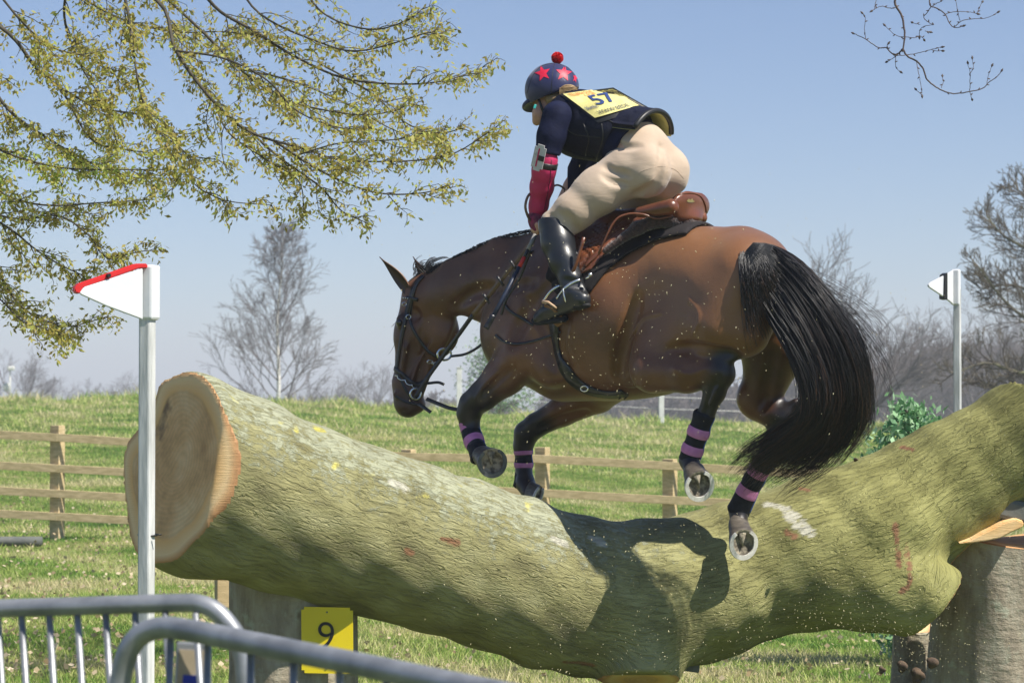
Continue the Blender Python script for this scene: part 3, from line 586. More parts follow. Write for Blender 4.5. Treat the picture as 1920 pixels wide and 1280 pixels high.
    bump(n, b, hgt, .0145)
    w_, n2, b2 = newmat('sawn_wood'); wood_nodes(n2, b2)
    b2 = N(n, 'ShaderNodeBsdfPrincipled'); wood_nodes(n, b2); cf = N(n, 'ShaderNodeAttribute', attribute_name='cut').outputs['Fac']; mx = N(n, 'ShaderNodeMixShader'); n.links.new(mth(n, 'MULTIPLY_ADD', cf, 12, -8.2, clamp=True), mx.inputs[0])
    n.links.new(b.outputs[0], mx.inputs[1]); n.links.new(b2.outputs[0], mx.inputs[2]); n.links.new(mx.outputs[0], n.nodes['Material Output'].inputs[0])
    return m, w_
m_bark, m_wood = log_mats()
def shadeless(): pass
def sdf_obj_split(V, Q, cutmask):       # split faces in two meshes
    a = Q[~cutmask]; b = Q[cutmask]; out = []
    for q in (a, b):
        u, inv = np.unique(q, return_inverse=True); out.append((V[u], inv.reshape(q.shape), u))
    return out
def sample(s, V, arr):
    g = (V-s.lo)/s.h; i = np.clip(g.astype(int), 0, np.array(arr.shape)-2); f = g-i; r = 0
    for dx in (0, 1):
        for dy in (0, 1):
            for dz in (0, 1):
                wgt = (f[:, 0] if dx else 1-f[:, 0])*(f[:, 1] if dy else 1-f[:, 1])*(f[:, 2] if dz else 1-f[:, 2]); r = r+wgt*arr[i[:, 0]+dx, i[:, 1]+dy, i[:, 2]+dz]
    return r
LOGN = [(120, 800, 9.82, 0.375), (345, 872, 10.02, 0.372), (560, 955, 10.29, 0.362), (700, 998, 10.47, 0.358), (900, 1060, 10.73, 0.35), (1100, 1118, 10.97, 0.352), (1290, 1105, 11.12, 0.345), (1430, 1062, 11.17, 0.325), (1600, 1008, 11.19, 0.335), (1720, 952, 11.19, 0.315), (1810, 893, 11.17, 0.285), (1890, 842, 11.15, 0.268), (2000, 770, 11.07, 0.26)]
def ax_coord(V, pts):                    # arc length and angle about the nearest axis segment
    pts = np.array(pts); best = np.full(len(V), 1e9); S = np.zeros(len(V)); A = np.zeros(len(V)); s0 = 0
    for a, b in zip(pts[:-1], pts[1:]):
        d = b-a; L = np.linalg.norm(d); t = np.clip(((V-a)@d)/L**2, 0, 1); c = a+t[:, None]*d; r = V-c; dist = np.linalg.norm(r, axis=1); m = dist < best
        u = d/L; e2 = nrm(np.array([0, 0, 1])-u*u[2]); e1 = np.cross(u, e2)
        best[m] = dist[m]; S[m] = (s0+((V-a)@u))[m]; A[m] = np.arctan2(r@e2, r@e1)[m]; s0 += L
    return S, A, best
LS = {}
def build_log():
    s = SDF((-2.2, 9.0, .15), (2.9, 12.0, 2.0), .0145); ax = [P(x, y, d) for x, y, d, r in LOGN]; rr = [q[3] for q in LOGN]
    sm = spline(np.column_stack([np.array(ax), rr]), 40)
    for a, b in zip(sm[:-1], sm[1:]): s.cone(a[:3], b[:3], a[3], b[3], .02)
    s.ell(P(372, 1015, 10.12), (.24, .22, .15), .14)                            # flare under the sawn end
    s.cone(P(1510, 1050, 11.07), P(1745, 1125, 10.85), .27, .19, .10)                           # stub of a second limb
    s.cone(P(1235, 1120, 10.97), P(1192, 1330, 10.72), .20, .15, .12)                            # stub pointing down
    s.ell(P(1680, 985, 10.92), (.2, .16, .15), .12); s.ell(P(1330, 1130, 10.85), (.22, .1, .14), .12)
    s.cone(P(190, 740, 10.2), P(300, 715, 10.5), .20, .13, .07, mode='s')                    # hollow on the upper left of the butt
    X = None
    # gentle unevenness of the surface
    nx, ny, nz = s.a.shape; gx = np.arange(nx)[:, None, None]*s.h; gy = np.arange(ny)[None, :, None]*s.h; gz = np.arange(nz)[None, None, :]*s.h
    s.a += (.007*np.sin(gx*7+gz*5)*np.cos(gz*11+gy*6)+.005*np.sin(gx*17-gz*9+gy*13)+.003*np.sin(gx*31+gz*23)).astype(np.float32)
    pre = s.a.copy(); cuts = []
    up_ = UPV; rt = np.array([1., 0, 0])
    def cut(p, n, lo=None, hi=None): n = nrm(n); cuts.append((np.array(p), n, lo, hi)); s.plane(p, n, .006, lo, hi)
    p0 = P(353, 872, 9.92); n0 = nrm(-.74*rt+.17*up_-.65*FWD); cut(p0, n0)
    rd_ = P(412, 850, 1)-CAMP; p2 = CAMP+rd_*np.dot(p0-CAMP, n0)/np.dot(rd_, n0); cut(p2, -.30*rt+.13*up_-.92*FWD, P(240, 1130, 8.9), P(560, 600, 10.7))
    cut(P(1925, 800, 11.07), .80*rt+.30*up_+.35*FWD)
    cut(P(1750, 1158, 10.72), .76*rt-.64*up_+.10*FWD, P(1560, 1290, 10.2)-np.array([0, .3, 0]), P(1990, 985, 12.2)+np.array([0, .3, .0]))
    cut(P(1208, 1272, 10.77), -.0*rt-.9*up_-.38*FWD, P(1040, 1420, 10.2)-np.array([0, .3, .3]), P(1320, 1225, 11.6)+np.array([0, .6, 0]))
    cut(P(360, 1083, 9.87), -.02*rt-.98*up_-.12*FWD, P(240, 1160, 9.4), P(462, 1060, 10.9))
    V, Q = s.net(1); Nn = vn(V, Q); mask = np.zeros(len(Q), bool)
    fc = V[Q].mean(1); fn = Nn[Q].mean(1)
    part_ = np.zeros(len(Q), int); cutf = np.zeros(len(V)); ed = -sample(s, V, pre)
    for ci, (p, n_, lo, hi) in enumerate(cuts):
        k = (np.abs((fc-p)@n_) < .012) & ((fn@n_) > .85)
        if lo is not None: k &= (fc > lo).all(1) & (fc < hi).all(1)
        mask |= k; part_[k] = ci; kv = np.abs((V-p)@n_) < .014
        if lo is not None: kv &= (V > lo).all(1) & (V < hi).all(1)
        cutf[kv] = np.maximum(cutf[kv], (Nn@n_)[kv])
    (V1, Q1, u1), (V2, Q2, u2) = sdf_obj_split(V, Q, mask)
    S, A, d = ax_coord(V, [q[:3] for q in sm])
    lc = np.stack([S, A*.34, np.zeros(len(V))], 1); sunn = (Nn[:, 2]*.9-Nn[:, 1]*.25)
    e = empty('fallen_log', P(1000, 1250, 10.9), 'huge green-grey bent beech trunk resting on stumps as the jump', 'log')
    bv = bvh_of(V, Q)
    def mark(pls, rad):
        out = np.zeros(len(V))
        for pl in pls:
            for c in spline(pl, 14):
                h, _ = hit(bv, c[0], c[1], 0)
                if h is not None: out = np.maximum(out, 1-np.linalg.norm(V-h, axis=1)/rad)
        return out.clip(0, 1)
    scuff = mark([[(1438, 945), (1470, 952), (1500, 972), (1520, 1000)], [(1462, 948), (1490, 980), (1510, 996)], [(1110, 1010), (1130, 1018)], [(1040, 1012), (1060, 1020)], [(735, 905), (760, 915)]], .05)
    red = mark([[(1474, 998), (1490, 1004)], [(1680, 985), (1686, 1060)], [(1700, 1020), (1706, 1090), (1690, 1108)], [(1690, 838), (1710, 842)], [(1500, 915), (1515, 918)], [(1060, 1240), (1110, 1246)], [(760, 1030), (772, 1038)], [(830, 1010), (860, 1018)]], .035)
    me = mesh(V1, Q1); attr(me, 'scuff', scuff[u1]); attr(me, 'red', red[u1]); attr(me, 'lc', lc[u1], 'FLOAT_VECTOR'); attr(me, 'sun', sunn[u1]); attr(me, 'cut', cutf[u1]); attr(me, 'edge', ed[u1]); o = link('bark', me, m_bark, e)
    for ci in range(len(cuts)):
        q = Q[mask & (part_ == ci)]
        if len(q) < 12: continue
        u, inv = np.unique(q, return_inverse=True); me = mesh(V[u], inv.reshape(q.shape)); attr(me, 'edge', ed[u]); attr(me, 'cut', cutf[u]); attr(me, 'lc', lc[u], 'FLOAT_VECTOR'); attr(me, 'sun', sunn[u]); link('sawn_end', me, m_bark, e)
    LS['bvh'] = bvh_of(V, Q)
build_log()
def stump(name, label, cen, D, rpx, tilt, ztop_py, mat_sc=1, shell=False):
    bot = P(cen[1], 1400, D); bot[2] = -.15; top = P(cen[0], ztop_py, D); nseg = 64; nh = 30; V = []; r0 = rpx/FOC*D
    for i in range(nh+1):
        t = i/nh; c = bot*(1-t)+top*t
        for j in range(nseg):
            a_ = j*2*math.pi/nseg; r = r0*(1+.10*(1-t)**2+.025*math.sin(3*a_+1)+.018*math.sin(7*a_+t*3)+.01*math.sin(13*a_+t*9)); V.append(c+np.array([math.cos(a_)*r, math.sin(a_)*r, .0+(0.03*math.sin(a_*2+1) if i == nh else 0)]))
    n = nseg; F_ = [[i*n+j, i*n+(j+1) % n, (i+1)*n+(j+1) % n, (i+1)*n+j] for i in range(nh) for j in range(n)]; S, A, d = ax_coord(np.array(V), [bot, top]); me = mesh(V, F_); attr(me, 'lc', np.stack([S, A*r0, A*0+3], 1), 'FLOAT_VECTOR'); attr(me, 'sun', np.full(len(V), .25))
    e = empty(name, bot, label, 'stump'); link('bark', me, m_stump, e); ring = V[nh*n:]; cc = top+np.array([0, 0, .01]); VV = list(ring); 
    for f in (.96, .7, .4): VV += [cc+(np.array(q)-cc)*f+np.array([0, 0, .004]) for q in ring]
    VV.append(cc); FF = [[k*n+j, k*n+(j+1) % n, (k+1)*n+(j+1) % n, (k+1)*n+j] for k in range(3) for j in range(n)]+[[3*n+j, 3*n+(j+1) % n, 4*n] for j in range(n)]
    me = mesh(VV, FF); dd = np.linalg.norm(np.array(VV)[:, :2]-cc[:2], axis=1); attr(me, 'edge', (r0-dd).clip(0, 1)); link('sawn_top', me, m_wood, e); return e
m_stump, n_, b_s = newmat('stump_bark'); at = N(n_, 'ShaderNodeAttribute', attribute_name='lc').outputs['Vector']
bc = ramp(n_, noise(n_, mapping(n_, at, (1.2, 3.5, 1)), 4, 6, .65), [(.3, (.20, .165, .115)), (.5, (.33, .28, .20)), (.68, (.42, .39, .29))])
lk = mth(n_, 'MULTIPLY_ADD', mth(n_, 'SUBTRACT', noise(n_, at, 9, 8, .75), .56), 9, 0, clamp=True); bc = mix(n_, mth(n_, 'MULTIPLY', lk, .6), bc, (.48, .52, .38)); dk_ = mth(n_, 'MULTIPLY_ADD', mth(n_, 'SUBTRACT', noise(n_, at, 6, 4, .6), .64), 12, 0, clamp=True); bc = mix(n_, mth(n_, 'MULTIPLY', dk_, .6), bc, (.10, .06, .035))
n_.links.new(bc, b_s.inputs['Base Color']); b_s.inputs['Roughness'].default_value = .85
bump(n_, b_s, mth(n_, 'ADD', noise(n_, mapping(n_, at, (30, 12, 10)), 1, 5, .6), mth(n_, 'MULTIPLY', noise(n_, at, 40, 5, .7), .5)), .012)
stump('tree_stump', 'upright round stump under the left of the log carrying the yellow number sign', (548, 545), 10.5, 118, 0, 1086)
stump('tree_stump', 'broad lichen-spotted stump under the right end of the log', (1880, 1868), 11.3, 128, 0, 1010)
stump('tree_stump', 'narrow dark stump half hidden between the log stub and the broad right stump', (1712, 1706), 11.9, 38, 0, 1175)
# timber wedges and small block behind the left stump
bm = bmesh.new(); box_bm(bm, P(418, 1105, 11.0), (.065, .09, .16), Matrix.Rotation(R(15), 3, 'Z'), .004); tag(bm_obj('timber_block', bm, m_rail), 'pale square timber block wedged behind the left stump under the log', 'block')
bm = bmesh.new(); box_bm(bm, P(1270, 1238, 11.3), (.17, .5, .035), Matrix.Rotation(R(8), 3, 'Y'), .004); tag(bm_obj('timber_board', bm, m_grey), 'grey board end poking out under the middle of the log', 'board')
def extrude_poly(pts3, nrmv, th, bev=0.0):
    bm = bmesh.new(); vs = [bm.verts.new(Vector(p)) for p in pts3]; f = bm.faces.new(vs); g = bmesh.ops.extrude_face_region(bm, geom=[f]); nv = [v for v in g['geom'] if isinstance(v, bmesh.types.BMVert)]
    bmesh.ops.translate(bm, verts=nv, vec=Vector(nrmv)*th); bmesh.ops.recalc_face_normals(bm, faces=bm.faces)
    if bev: bmesh.ops.bevel(bm, geom=list(bm.edges), offset=bev, segments=2, affect='EDGES')
    return bm
def splinter():                          # torn slab of wood on the right stump
    bm = extrude_poly([P(x, y, 10.9) for x, y in [(1797, 1019), (1822, 1010), (1842, 999), (1862, 990), (1880, 980), (1905, 973), (1921, 979), (1917, 989), (1896, 998), (1878, 1008), (1850, 1014), (1820, 1018)]], (0.05, 1, .12), .16, .006)
    bmesh.ops.triangulate(bm, faces=[f for f in bm.faces if len(f.verts) > 4]); me = bpy.data.meshes.new('s'); bm.to_mesh(me); bm.free(); attr(me, 'edge', [.02+.05*abs(math.sin(v.co.x*50)) for v in me.vertices]); tag(link('wood_slab', me, m_wood, None, False), 'torn orange slab of wood lying on top of the broad right stump', 'slab')
    bm = bmesh.new(); box_bm(bm, P(1905, 958, 11.1), (.34, .3, .10), Matrix.Rotation(R(14), 3, 'Y'), .02); tag(bm_obj('dark_wedge', bm, m_grey), 'dark wood wedge jammed between the log and the broad right stump', 'wedge')
splinter()
# number sign
def number_sign():
    D = 10.5-.285; e = empty('number_sign', P(613, 1235, D), 'yellow board with the black number 9 nailed to the left stump', 'sign')
    m_y = nmat('yellow_plastic', (.80, .60, .012), (.84, .66, .02), 3, .4); m_k = nmat('black_letter', (.012, .012, .012), rough=.5)
    tl, tr, bl, br = P(565, 1138, D), P(662, 1140, D), P(566, 1262, D), P(662, 1258, D)
    c = (tl+tr+bl+br)/4; X = nrm(tr-tl); Z = nrm(tl-bl); Yv = nrm(np.cross(Z, X)); Mx = Matrix((X, Yv, Z)).transposed()
    bm = bmesh.new(); box_bm(bm, (0, 0, 0), (np.linalg.norm(tr-tl), .006, np.linalg.norm(tl-bl)), None, 0)
    ve = [ed for ed in bm.edges if abs(ed.verts[0].co.y-ed.verts[1].co.y) > .004]; bmesh.ops.bevel(bm, geom=ve, offset=.012, segments=4, affect='EDGES'); bmesh.ops.transform(bm, matrix=Matrix.Translation(Vector(c)) @ Mx.to_4x4(), verts=bm.verts); bo = bm_obj('board', bm, m_y, e)
    cu = bpy.data.curves.new('n', 'FONT'); cu.body = '9'; cu.size = .165; cu.extrude = .001; cu.align_x = 'CENTER'; cu.offset = -.0015; to = bpy.data.objects.new('number', cu); dg = bpy.context.evaluated_depsgraph_get(); COL.objects.link(to); bpy.context.view_layer.update()
    me = bpy.data.meshes.new_from_object(to.evaluated_get(bpy.context.evaluated_depsgraph_get())); bpy.data.objects.remove(to)
    base = P(612, 1215, D)-np.array([0, .006, 0]); me.transform(Matrix.Translation(Vector(base)) @ Matrix((X, Z, -Yv)).transposed().to_4x4()); me.materials.clear(); link('number', me, m_k, e, False)
    for px, py in ((613, 1147), (612, 1252)): 
        bm = bmesh.new(); bmesh.ops.create_cone(bm, cap_ends=True, segments=12, radius1=.004, radius2=.003, depth=.004); bmesh.ops.transform(bm, matrix=Matrix.Translation(Vector(P(px, py, D-.005))) @ Matrix.Rotation(R(90), 4, 'X'), verts=bm.verts); bm_obj('nail', bm, m_grey, e)
number_sign()

# ------------------------------------------------------------------ flags
m_pvc = nmat('white_plastic', (.74, .75, .76), (.80, .80, .80), 6, .38, bs=8, bd=.0015); m_red = nmat('red_plastic', (.62, .02, .02), rough=.4); m_blk = nmat('black_plastic', (.015, .015, .015), rough=.45)
m_pole = nmat('white_wood_pole', (.46, .47, .45), (.72, .72, .70), 7, .5, bs=25, bd=.0015, stretch=(4, 4, .6))
def flag(label, D, pole, top, bot_py, sl_px, sleeve, tri, trim, spine, poly_trim, band=None):
    e = empty('marker_flag', P(pole[0], bot_py, D), label, 'flag'); t = P(pole[0], sleeve[1], D); b = P(pole[0], bot_py, D); b[2] = max(b[2], -.1) if bot_py < 1500 else -.1; b[1] = t[1]; b[0] = P(pole[0]-1, 1100, D)[0]
    bm = bmesh.new(); wdt = pole[1]/FOC*D; mid = (t+b)/2; box_bm(bm, mid, (wdt*.78, wdt*.78, t[2]-b[2]), Matrix.Rotation(R(-22), 3, 'Z'), wdt*.12); bm_obj('pole', bm, m_pole, e)
    x0, x1, y0, y1 = sl_px; sw = (x1-x0)/FOC*D; c = P((x0+x1)/2, (y0+y1)/2, D); bm = bmesh.new(); box_bm(bm, c, (sw*.8, sw*.9, (y1-y0)/FOC*D), Matrix.Rotation(R(-22), 3, 'Z'), sw*.14); bm_obj('sleeve', bm, m_pvc, e)
    pl = extrude_poly([P(x, y, D-.02-(x1-x)/FOC*D*.55) for x, y in tri], (-.45, .85, 0), .016, .003); bm_obj('panel', pl, m_pvc, e)
    if trim: bm_obj('red_edging', extrude_poly([P(x, y, D-.012-(x1-x)/FOC*D*.55) for x, y in trim], (-.45, .85, 0), .04, .004), m_red, e)
    if spine: bm_obj('clip', extrude_poly([P(x, y, D-.028-(x1-x)/FOC*D*.55) for x, y in spine], (-.45, .85, 0), .05, .002), m_blk, e)
    return e
flag('tall white marker flag with a red top edge left of the log', 9.55, (277, 32), 0, 1700, (262, 299, 497, 600), (0, 540), [(150, 549), (158, 538), (268, 503), (268, 599), (200, 574), (152, 552)], [(140, 541), (146, 532), (255, 494), (277, 494), (277, 503), (262, 503), (158, 539), (150, 551), (141, 548)], [(201, 514), (208, 512), (209, 519), (202, 521)], None)
flag('small white marker flag with a black stripe behind the right limb of the log', 14.2, (1795, 16.5), 0, 1700, (1783, 1802, 505, 572), (0, 540), [(1741, 534), (1744, 530), (1775, 514), (1788, 506), (1788, 571), (1775, 560), (1742, 538)], None, [(1771, 515), (1777, 511), (1777, 562), (1770, 560)], None)
tp = [P(277+17.5*math.cos(a_), 1002+2.5*math.sin(a_), 9.55-.045*math.sin(a_)) for a_ in np.linspace(0, 6.283, 25)]
ft = [o for o in bpy.data.objects if o.name.startswith('marker_flag')][0]; tube_obj('cable_tie', [(np.array(tp), [.004]*25)], m_blk, ft, 6, False); tube_obj('cable_tie', [(np.array([P(292, 1001, 9.5), P(303, 1002, 9.5)]), [.004, .003])], m_blk, ft, 6)

# ------------------------------------------------------------------ crowd barriers
m_galv = nmat('galvanised_steel', (.22, .23, .245), (.36, .37, .385), 14, .42, metal=.45, bs=60, bd=.0004)
def barrier(label, top, bars, r_px, low, D=0):
    e = empty('crowd_barrier', P(top[0][0], 1500, D), label, 'barrier'); s3 = spline(np.array([P(x, y, d) for x, y, d in top]), 60); tube_obj('frame', [(s3, [r_px]*60)], m_galv, e, 16)
    for x, y, d, x2 in bars:
        a_ = P(x, y, d); b = P(x2, y+680, d); b[1] = a_[1]; b[2] = .18; tube_obj('upright_bar', [(np.array([a_, (a_+b)/2, b]), [.0068]*3)], m_galv, e, 10)
    a_ = P(*low[0]); b = P(*low[1]); a_[2] = b[2] = .18; tube_obj('bottom_rail', [(np.array([a_, (a_+b)/2, b]), [.012]*3)], m_galv, e, 12); return e
b1 = barrier('grey steel crowd barrier at the far lower left with its rounded corner under the log', [(-420, 1145, 4.95), (-200, 1144, 4.92), (0, 1140, 4.88), (200, 1134, 4.82), (330, 1130, 4.79), (372, 1131, 4.78), (402, 1143, 4.77), (425, 1165, 4.765), (445, 1195, 4.76), (456, 1235, 4.755), (461, 1290, 4.75), (463, 1400, 4.75), (464, 1800, 4.75)],
             [(x-5, 1148, 4.88-.0003*x, x+52) for x in (-350, -300, -248, -195, -142, -88, -60, 0, 45, 97, 150, 203, 258, 315, 372)], .0185, [(-420, 1800, 4.95), (464, 1800, 4.75)], 4.8)
b2 = barrier('nearest grey steel crowd barrier sloping down across the lower left corner', [(196, 1900, 4.5), (212, 1500, 4.5), (222, 1330, 4.5), (228, 1265, 4.5), (243, 1215, 4.49), (268, 1187, 4.48), (305, 1176, 4.46), (350, 1180, 4.42), (450, 1200, 4.33), (560, 1222, 4.24), (700, 1250, 4.12), (880, 1287, 3.98), (1100, 1330, 3.8)],
             [(320, 1190, 4.45, 300), (390, 1198, 4.4, 380), (470, 1215, 4.32, 466), (550, 1232, 4.25, 550), (636, 1250, 4.18, 640), (724, 1268, 4.1, 735), (815, 1286, 4.03, 830), (905, 1304, 3.95, 925), (1000, 1322, 3.87, 1025)], .0205, [(200, 1900, 4.5), (1100, 1900, 3.8)], 4.4)
# small plate clipped to the far barrier
bm = bmesh.new(); box_bm(bm, P(357, 1262, 4.84), (.062, .012, .125), Matrix.Rotation(R(3), 3, 'Y'), .004); pl = bm_obj('frame', bm, m_galv, b1); pl.name = 'info_plate'
bm = bmesh.new(); box_bm(bm, P(357, 1258, 4.832), (.050, .004, .085), Matrix.Rotation(R(3), 3, 'Y'), 0); bm_obj('tan_panel', bm, nmat('tan_card', (.36, .29, .19), (.42, .34, .23), 30, .8), pl)
bm = bmesh.new(); box_bm(bm, P(358, 1273, 4.828), (.032, .004, .017), Matrix.Rotation(R(3), 3, 'Y'), 0); bm_obj('blue_strip', bm, nmat('blue_print', (.01, .03, .35), rough=.5), pl)
# ------------------------------------------------------------------ the horse
HS = {}
def horse_mats():
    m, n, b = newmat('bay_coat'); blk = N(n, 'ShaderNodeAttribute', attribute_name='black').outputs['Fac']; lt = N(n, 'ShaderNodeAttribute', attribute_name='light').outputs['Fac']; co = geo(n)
    n1 = noise(n, co, 3.2, 5, .6); hair = noise(n, mapping(n, co, (34, 34, 120), (0, R(25), 0)), 1, 5, .75)
    brown = ramp(n, n1, [(.3, (.055, .017, .006)), (.5, (.115, .038, .011)), (.7, (.19, .070, .021))])
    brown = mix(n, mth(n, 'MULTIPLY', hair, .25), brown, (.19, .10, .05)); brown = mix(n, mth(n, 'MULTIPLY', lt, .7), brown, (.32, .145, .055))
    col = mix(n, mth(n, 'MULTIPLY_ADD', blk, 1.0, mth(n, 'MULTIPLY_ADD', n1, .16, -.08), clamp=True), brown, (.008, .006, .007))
    n.links.new(col, b.inputs['Base Color']); b.inputs['Roughness'].default_value = .46; b.inputs['Specular IOR Level'].default_value = .5; b.inputs['Coat Weight'].default_value = .22; b.inputs['Coat Roughness'].default_value = .33
    rr = mth(n, 'MULTIPLY_ADD', noise(n, co, 7, 4, .6), .22, .34); n.links.new(rr, b.inputs['Roughness'])
    b.inputs['Sheen Weight'].default_value = .12; b.inputs['Sheen Roughness'].default_value = .4
    h1 = mth(n, 'ADD', mth(n, 'MULTIPLY', hair, .10), mth(n, 'MULTIPLY', noise(n, mapping(n, co, (1, 1, .6)), 26, 4, .6), .28)); bump(n, b, h1, .006)
    return m
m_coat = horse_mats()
def hp3(px, py, l=0, dd=0): return HP(px, py, l)+FWD*dd
A_ = (HF, HL, HU)
def build_horse():
    s = SDF((-.78, 9.75, .78), (1.62, 12.25, 2.32), .0085)
    tilt = nrm(HF+HU*-.02); AX = (tilt, HL, HU)
    # trunk
    s.ell(HP(1362, 540), (.33, .262, .262), .02, AX); s.ell(HP(1285, 525), (.30, .235, .225), .10, AX)
    s.ell(HP(1165, 592), (.44, .295, .352), .08, AX); s.ell(HP(1050, 590), (.33, .245, .342), .08, AX); s.ell(HP(985, 625), (.21, .215, .235), .08, AX)
    s.cone(HP(1180, 462), HP(1030, 462), .085, .075, .10, (HL, .8)); s.cone(HP(1240, 670), HP(1060, 690), .16, .15, .10)
    s.ell(HP(1408, 508, .04), (.15, .14, .15), .10, AX); s.cone(HP(1392, 472), HP(1425, 484), .08, .05, .08)
    # buttocks and thighs
    s.cone(HP(1400, 520, .12), HP(1355, 610, .165), .165, .16, .07); s.cone(HP(1432, 535, -.12), HP(1452, 640, -.15), .142, .145, .07)
    s.cone(HP(1340, 560, .15), HP(1245, 672, .205), .185, .118, .06, (HL, .72)); s.cone(HP(1262, 600, .17), HP(1215, 690, .215), .13, .085, .05, (HL, .7))
    s.cone(HP(1455, 640, -.15), HP(1425, 752, -.18), .15, .088, .06, (HL, .8)); s.cone(HP(1435, 540, .1), HP(1400, 625, .16), .10, .10, .05)
    # near hind: gaskin, hock, cannon
    def chain(pts, k, fl=None):
        for (a, ra), (b, rb) in zip(pts[:-1], pts[1:]): s.cone(a, b, ra, rb, k, fl)
    chain([(HP(1225, 695, .215), .098), (HP(1290, 698, .215), .085), (HP(1340, 697, .21), .062), (HP(1354, 702, .205), .056)], .03)
    s.cone(HP(1345, 678, .21), HP(1367, 668, .21), .028, .026, .035)
    chain([(HP(1352, 697, .205), .056), (HP(1340, 735, .20), .046), (HP(1322, 780, .20), .036), (HP(1302, 835, .2), .034), (HP(1292, 862, .2), .041), (HP(1298, 885, .2, )-FWD*.05, .036), (HP(1303, 900, .2)-FWD*.07, .04)], .02)
    # far hind
    chain([(HP(1418, 745, -.18), .088), (HP(1450, 772, -.18), .066), (HP(1472, 780, -.18), .055)], .03); s.cone(HP(1478, 770, -.18), HP(1492, 756, -.18), .03, .024, .03)
    chain([(HP(1468, 785, -.18), .052), (HP(1440, 850, -.18), .038), (HP(1402, 920, -.18), .035), (HP(1385, 955, -.18), .043), (HP(1384, 985, -.18)-FWD*.04, .037), (HP(1384, 1003, -.18)-FWD*.06, .04)], .02)
    # shoulders and forelegs
    s.cone(HP(1065, 500, .10), HP(985, 645, .165), .12, .115, .06, (HL, .6)); s.cone(HP(1085, 560, .17), HP(1050, 670, .18), .10, .095, .06, (HL, .6)); s.cone(HP(985, 645, .165), HP(1030, 690, .17), .10, .085, .04)
    chain([(HP(985, 665, .165), .115), (HP(945, 705, .17), .092), (HP(905, 742, .18), .068), (HP(886, 757, .18), .060), (HP(879, 775, .18), .054), (HP(882, 800, .18), .041), (HP(893, 835, .18)-FWD*.05, .037), (HP(903, 852, .18)-FWD*.09, .041)], .02)
    chain([(HP(1150, 705, -.10), .12), (HP(1120, 738, -.17), .088), (HP(1055, 770, -.18), .070), (HP(1005, 797, -.18), .056), (HP(987, 812, -.18), .056), (HP(981, 835, -.18), .045), (HP(982, 880, -.18), .037), (HP(985, 905, -.18)-FWD*.03, .043), (HP(993, 922, -.18)-FWD*.06, .04)], .02)
    # neck
    nk = [((1010, 525), .175), ((950, 530), .150), ((895, 533), .128), ((845, 543), .112), ((806, 556), .098)]
    chain([(HP(*q), r) for q, r in nk], .05, (HL, .55)); s.cone(HP(1040, 458), HP(935, 470), .055, .055, .06, (HL, .6)); s.cone(HP(935, 474), HP(850, 505), .05, .045, .05, (HL, .6))
    s.cone(HP(985, 600), HP(905, 572), .10, .065, .07, (HL, .7))
    # head
    hd = 11.58
    def K(x, y, l=0): return P(x, y, hd)+HL*l
    hl = nrm(HL*.9+FWD*-.1)
    s.cone(K(798, 548), K(806, 600), .092, .105, .05, (hl, .62)); s.ell(K(818, 622), (.112, .088, .125), .04, (np.array([1., 0, 0]), hl, UPV))
    s.cone(K(778, 556), K(763, 630), .070, .062, .04, (hl, .72)); s.cone(K(766, 620), K(757, 715), .066, .052, .04, (hl, .66)); s.cone(K(800, 650), K(780, 735), .075, .044, .05, (hl, .6))
    s.cone(K(757, 720), K(760, 752), .058, .062, .03, (hl, .75)); s.ell(K(766, 765), (.052, .05, .045), .025); s.ell(K(783, 758), (.040, .04, .04), .02)
    s.ell(K(764, 602, .045), (.028, .022, .034), .02); s.cone(K(775, 650, .062), K(762, 700, .045), .012, .008, .02)
    s.ell(K(753, 740, .045), (.014, .012, .018), .015); s.ell(K(757, 742, .060), (.008, .010, .012), .008, mode='s'); s.cone(K(752, 772, .05), K(778, 768, .055), .004, .003, .01, mode='s')
    s.cone(K(835, 600, .075), K(838, 640, .07), .02, .02, .03); s.ell(K(792, 590, .062), (.03, .012, .03), .03, mode='s')
    # muscle seams: stifle fold, shoulder line, ribs, jugular groove
    V, Q = s.net(1); b0 = bvh_of(V, Q); CR = [([(1196, 556), (1180, 610), (1166, 660), (1160, 700)], .014, .045, .004), ([(1258, 654), (1300, 650), (1345, 658), (1382, 664)], .012, .035, .002), ([(1065, 505), (1020, 545), (985, 590), (962, 645)], .013, .05, .005), ([(1000, 530), (940, 540), (890, 548), (850, 575)], .012, .045, .005), ([(985, 560), (1010, 600), (1035, 650), (1040, 690)], .012, .045, .005),
          ([(862, 598), (850, 640), (836, 664)], .008, .03, .002), ([(775, 640), (768, 680), (762, 720)], .006, .025, .002), ([(800, 640), (790, 690), (782, 725)], .007, .03, .003),
          ([(960, 690), (930, 715), (905, 740)], .008, .03, .003), ([(1100, 770), (1050, 785), (1010, 805)], .007, .03, .002), ([(1450, 660), (1440, 720), (1430, 765)], .008, .04, .004), ([(1348, 705), (1330, 755), (1316, 790)], .006, .02, .001)]
    for pl, r, k, o in CR:
        q = [hit(b0, *c, o) [0] for c in spline(pl, 12)]; q = [c for c in q if c is not None]; m_ = len(q)
        for i, (a, b) in enumerate(zip(q[:-1], q[1:])): rr_ = r*(.35+.65*math.sin(math.pi*(i+.5)/m_)); s.cone(a, b, rr_, rr_, k, mode='s')
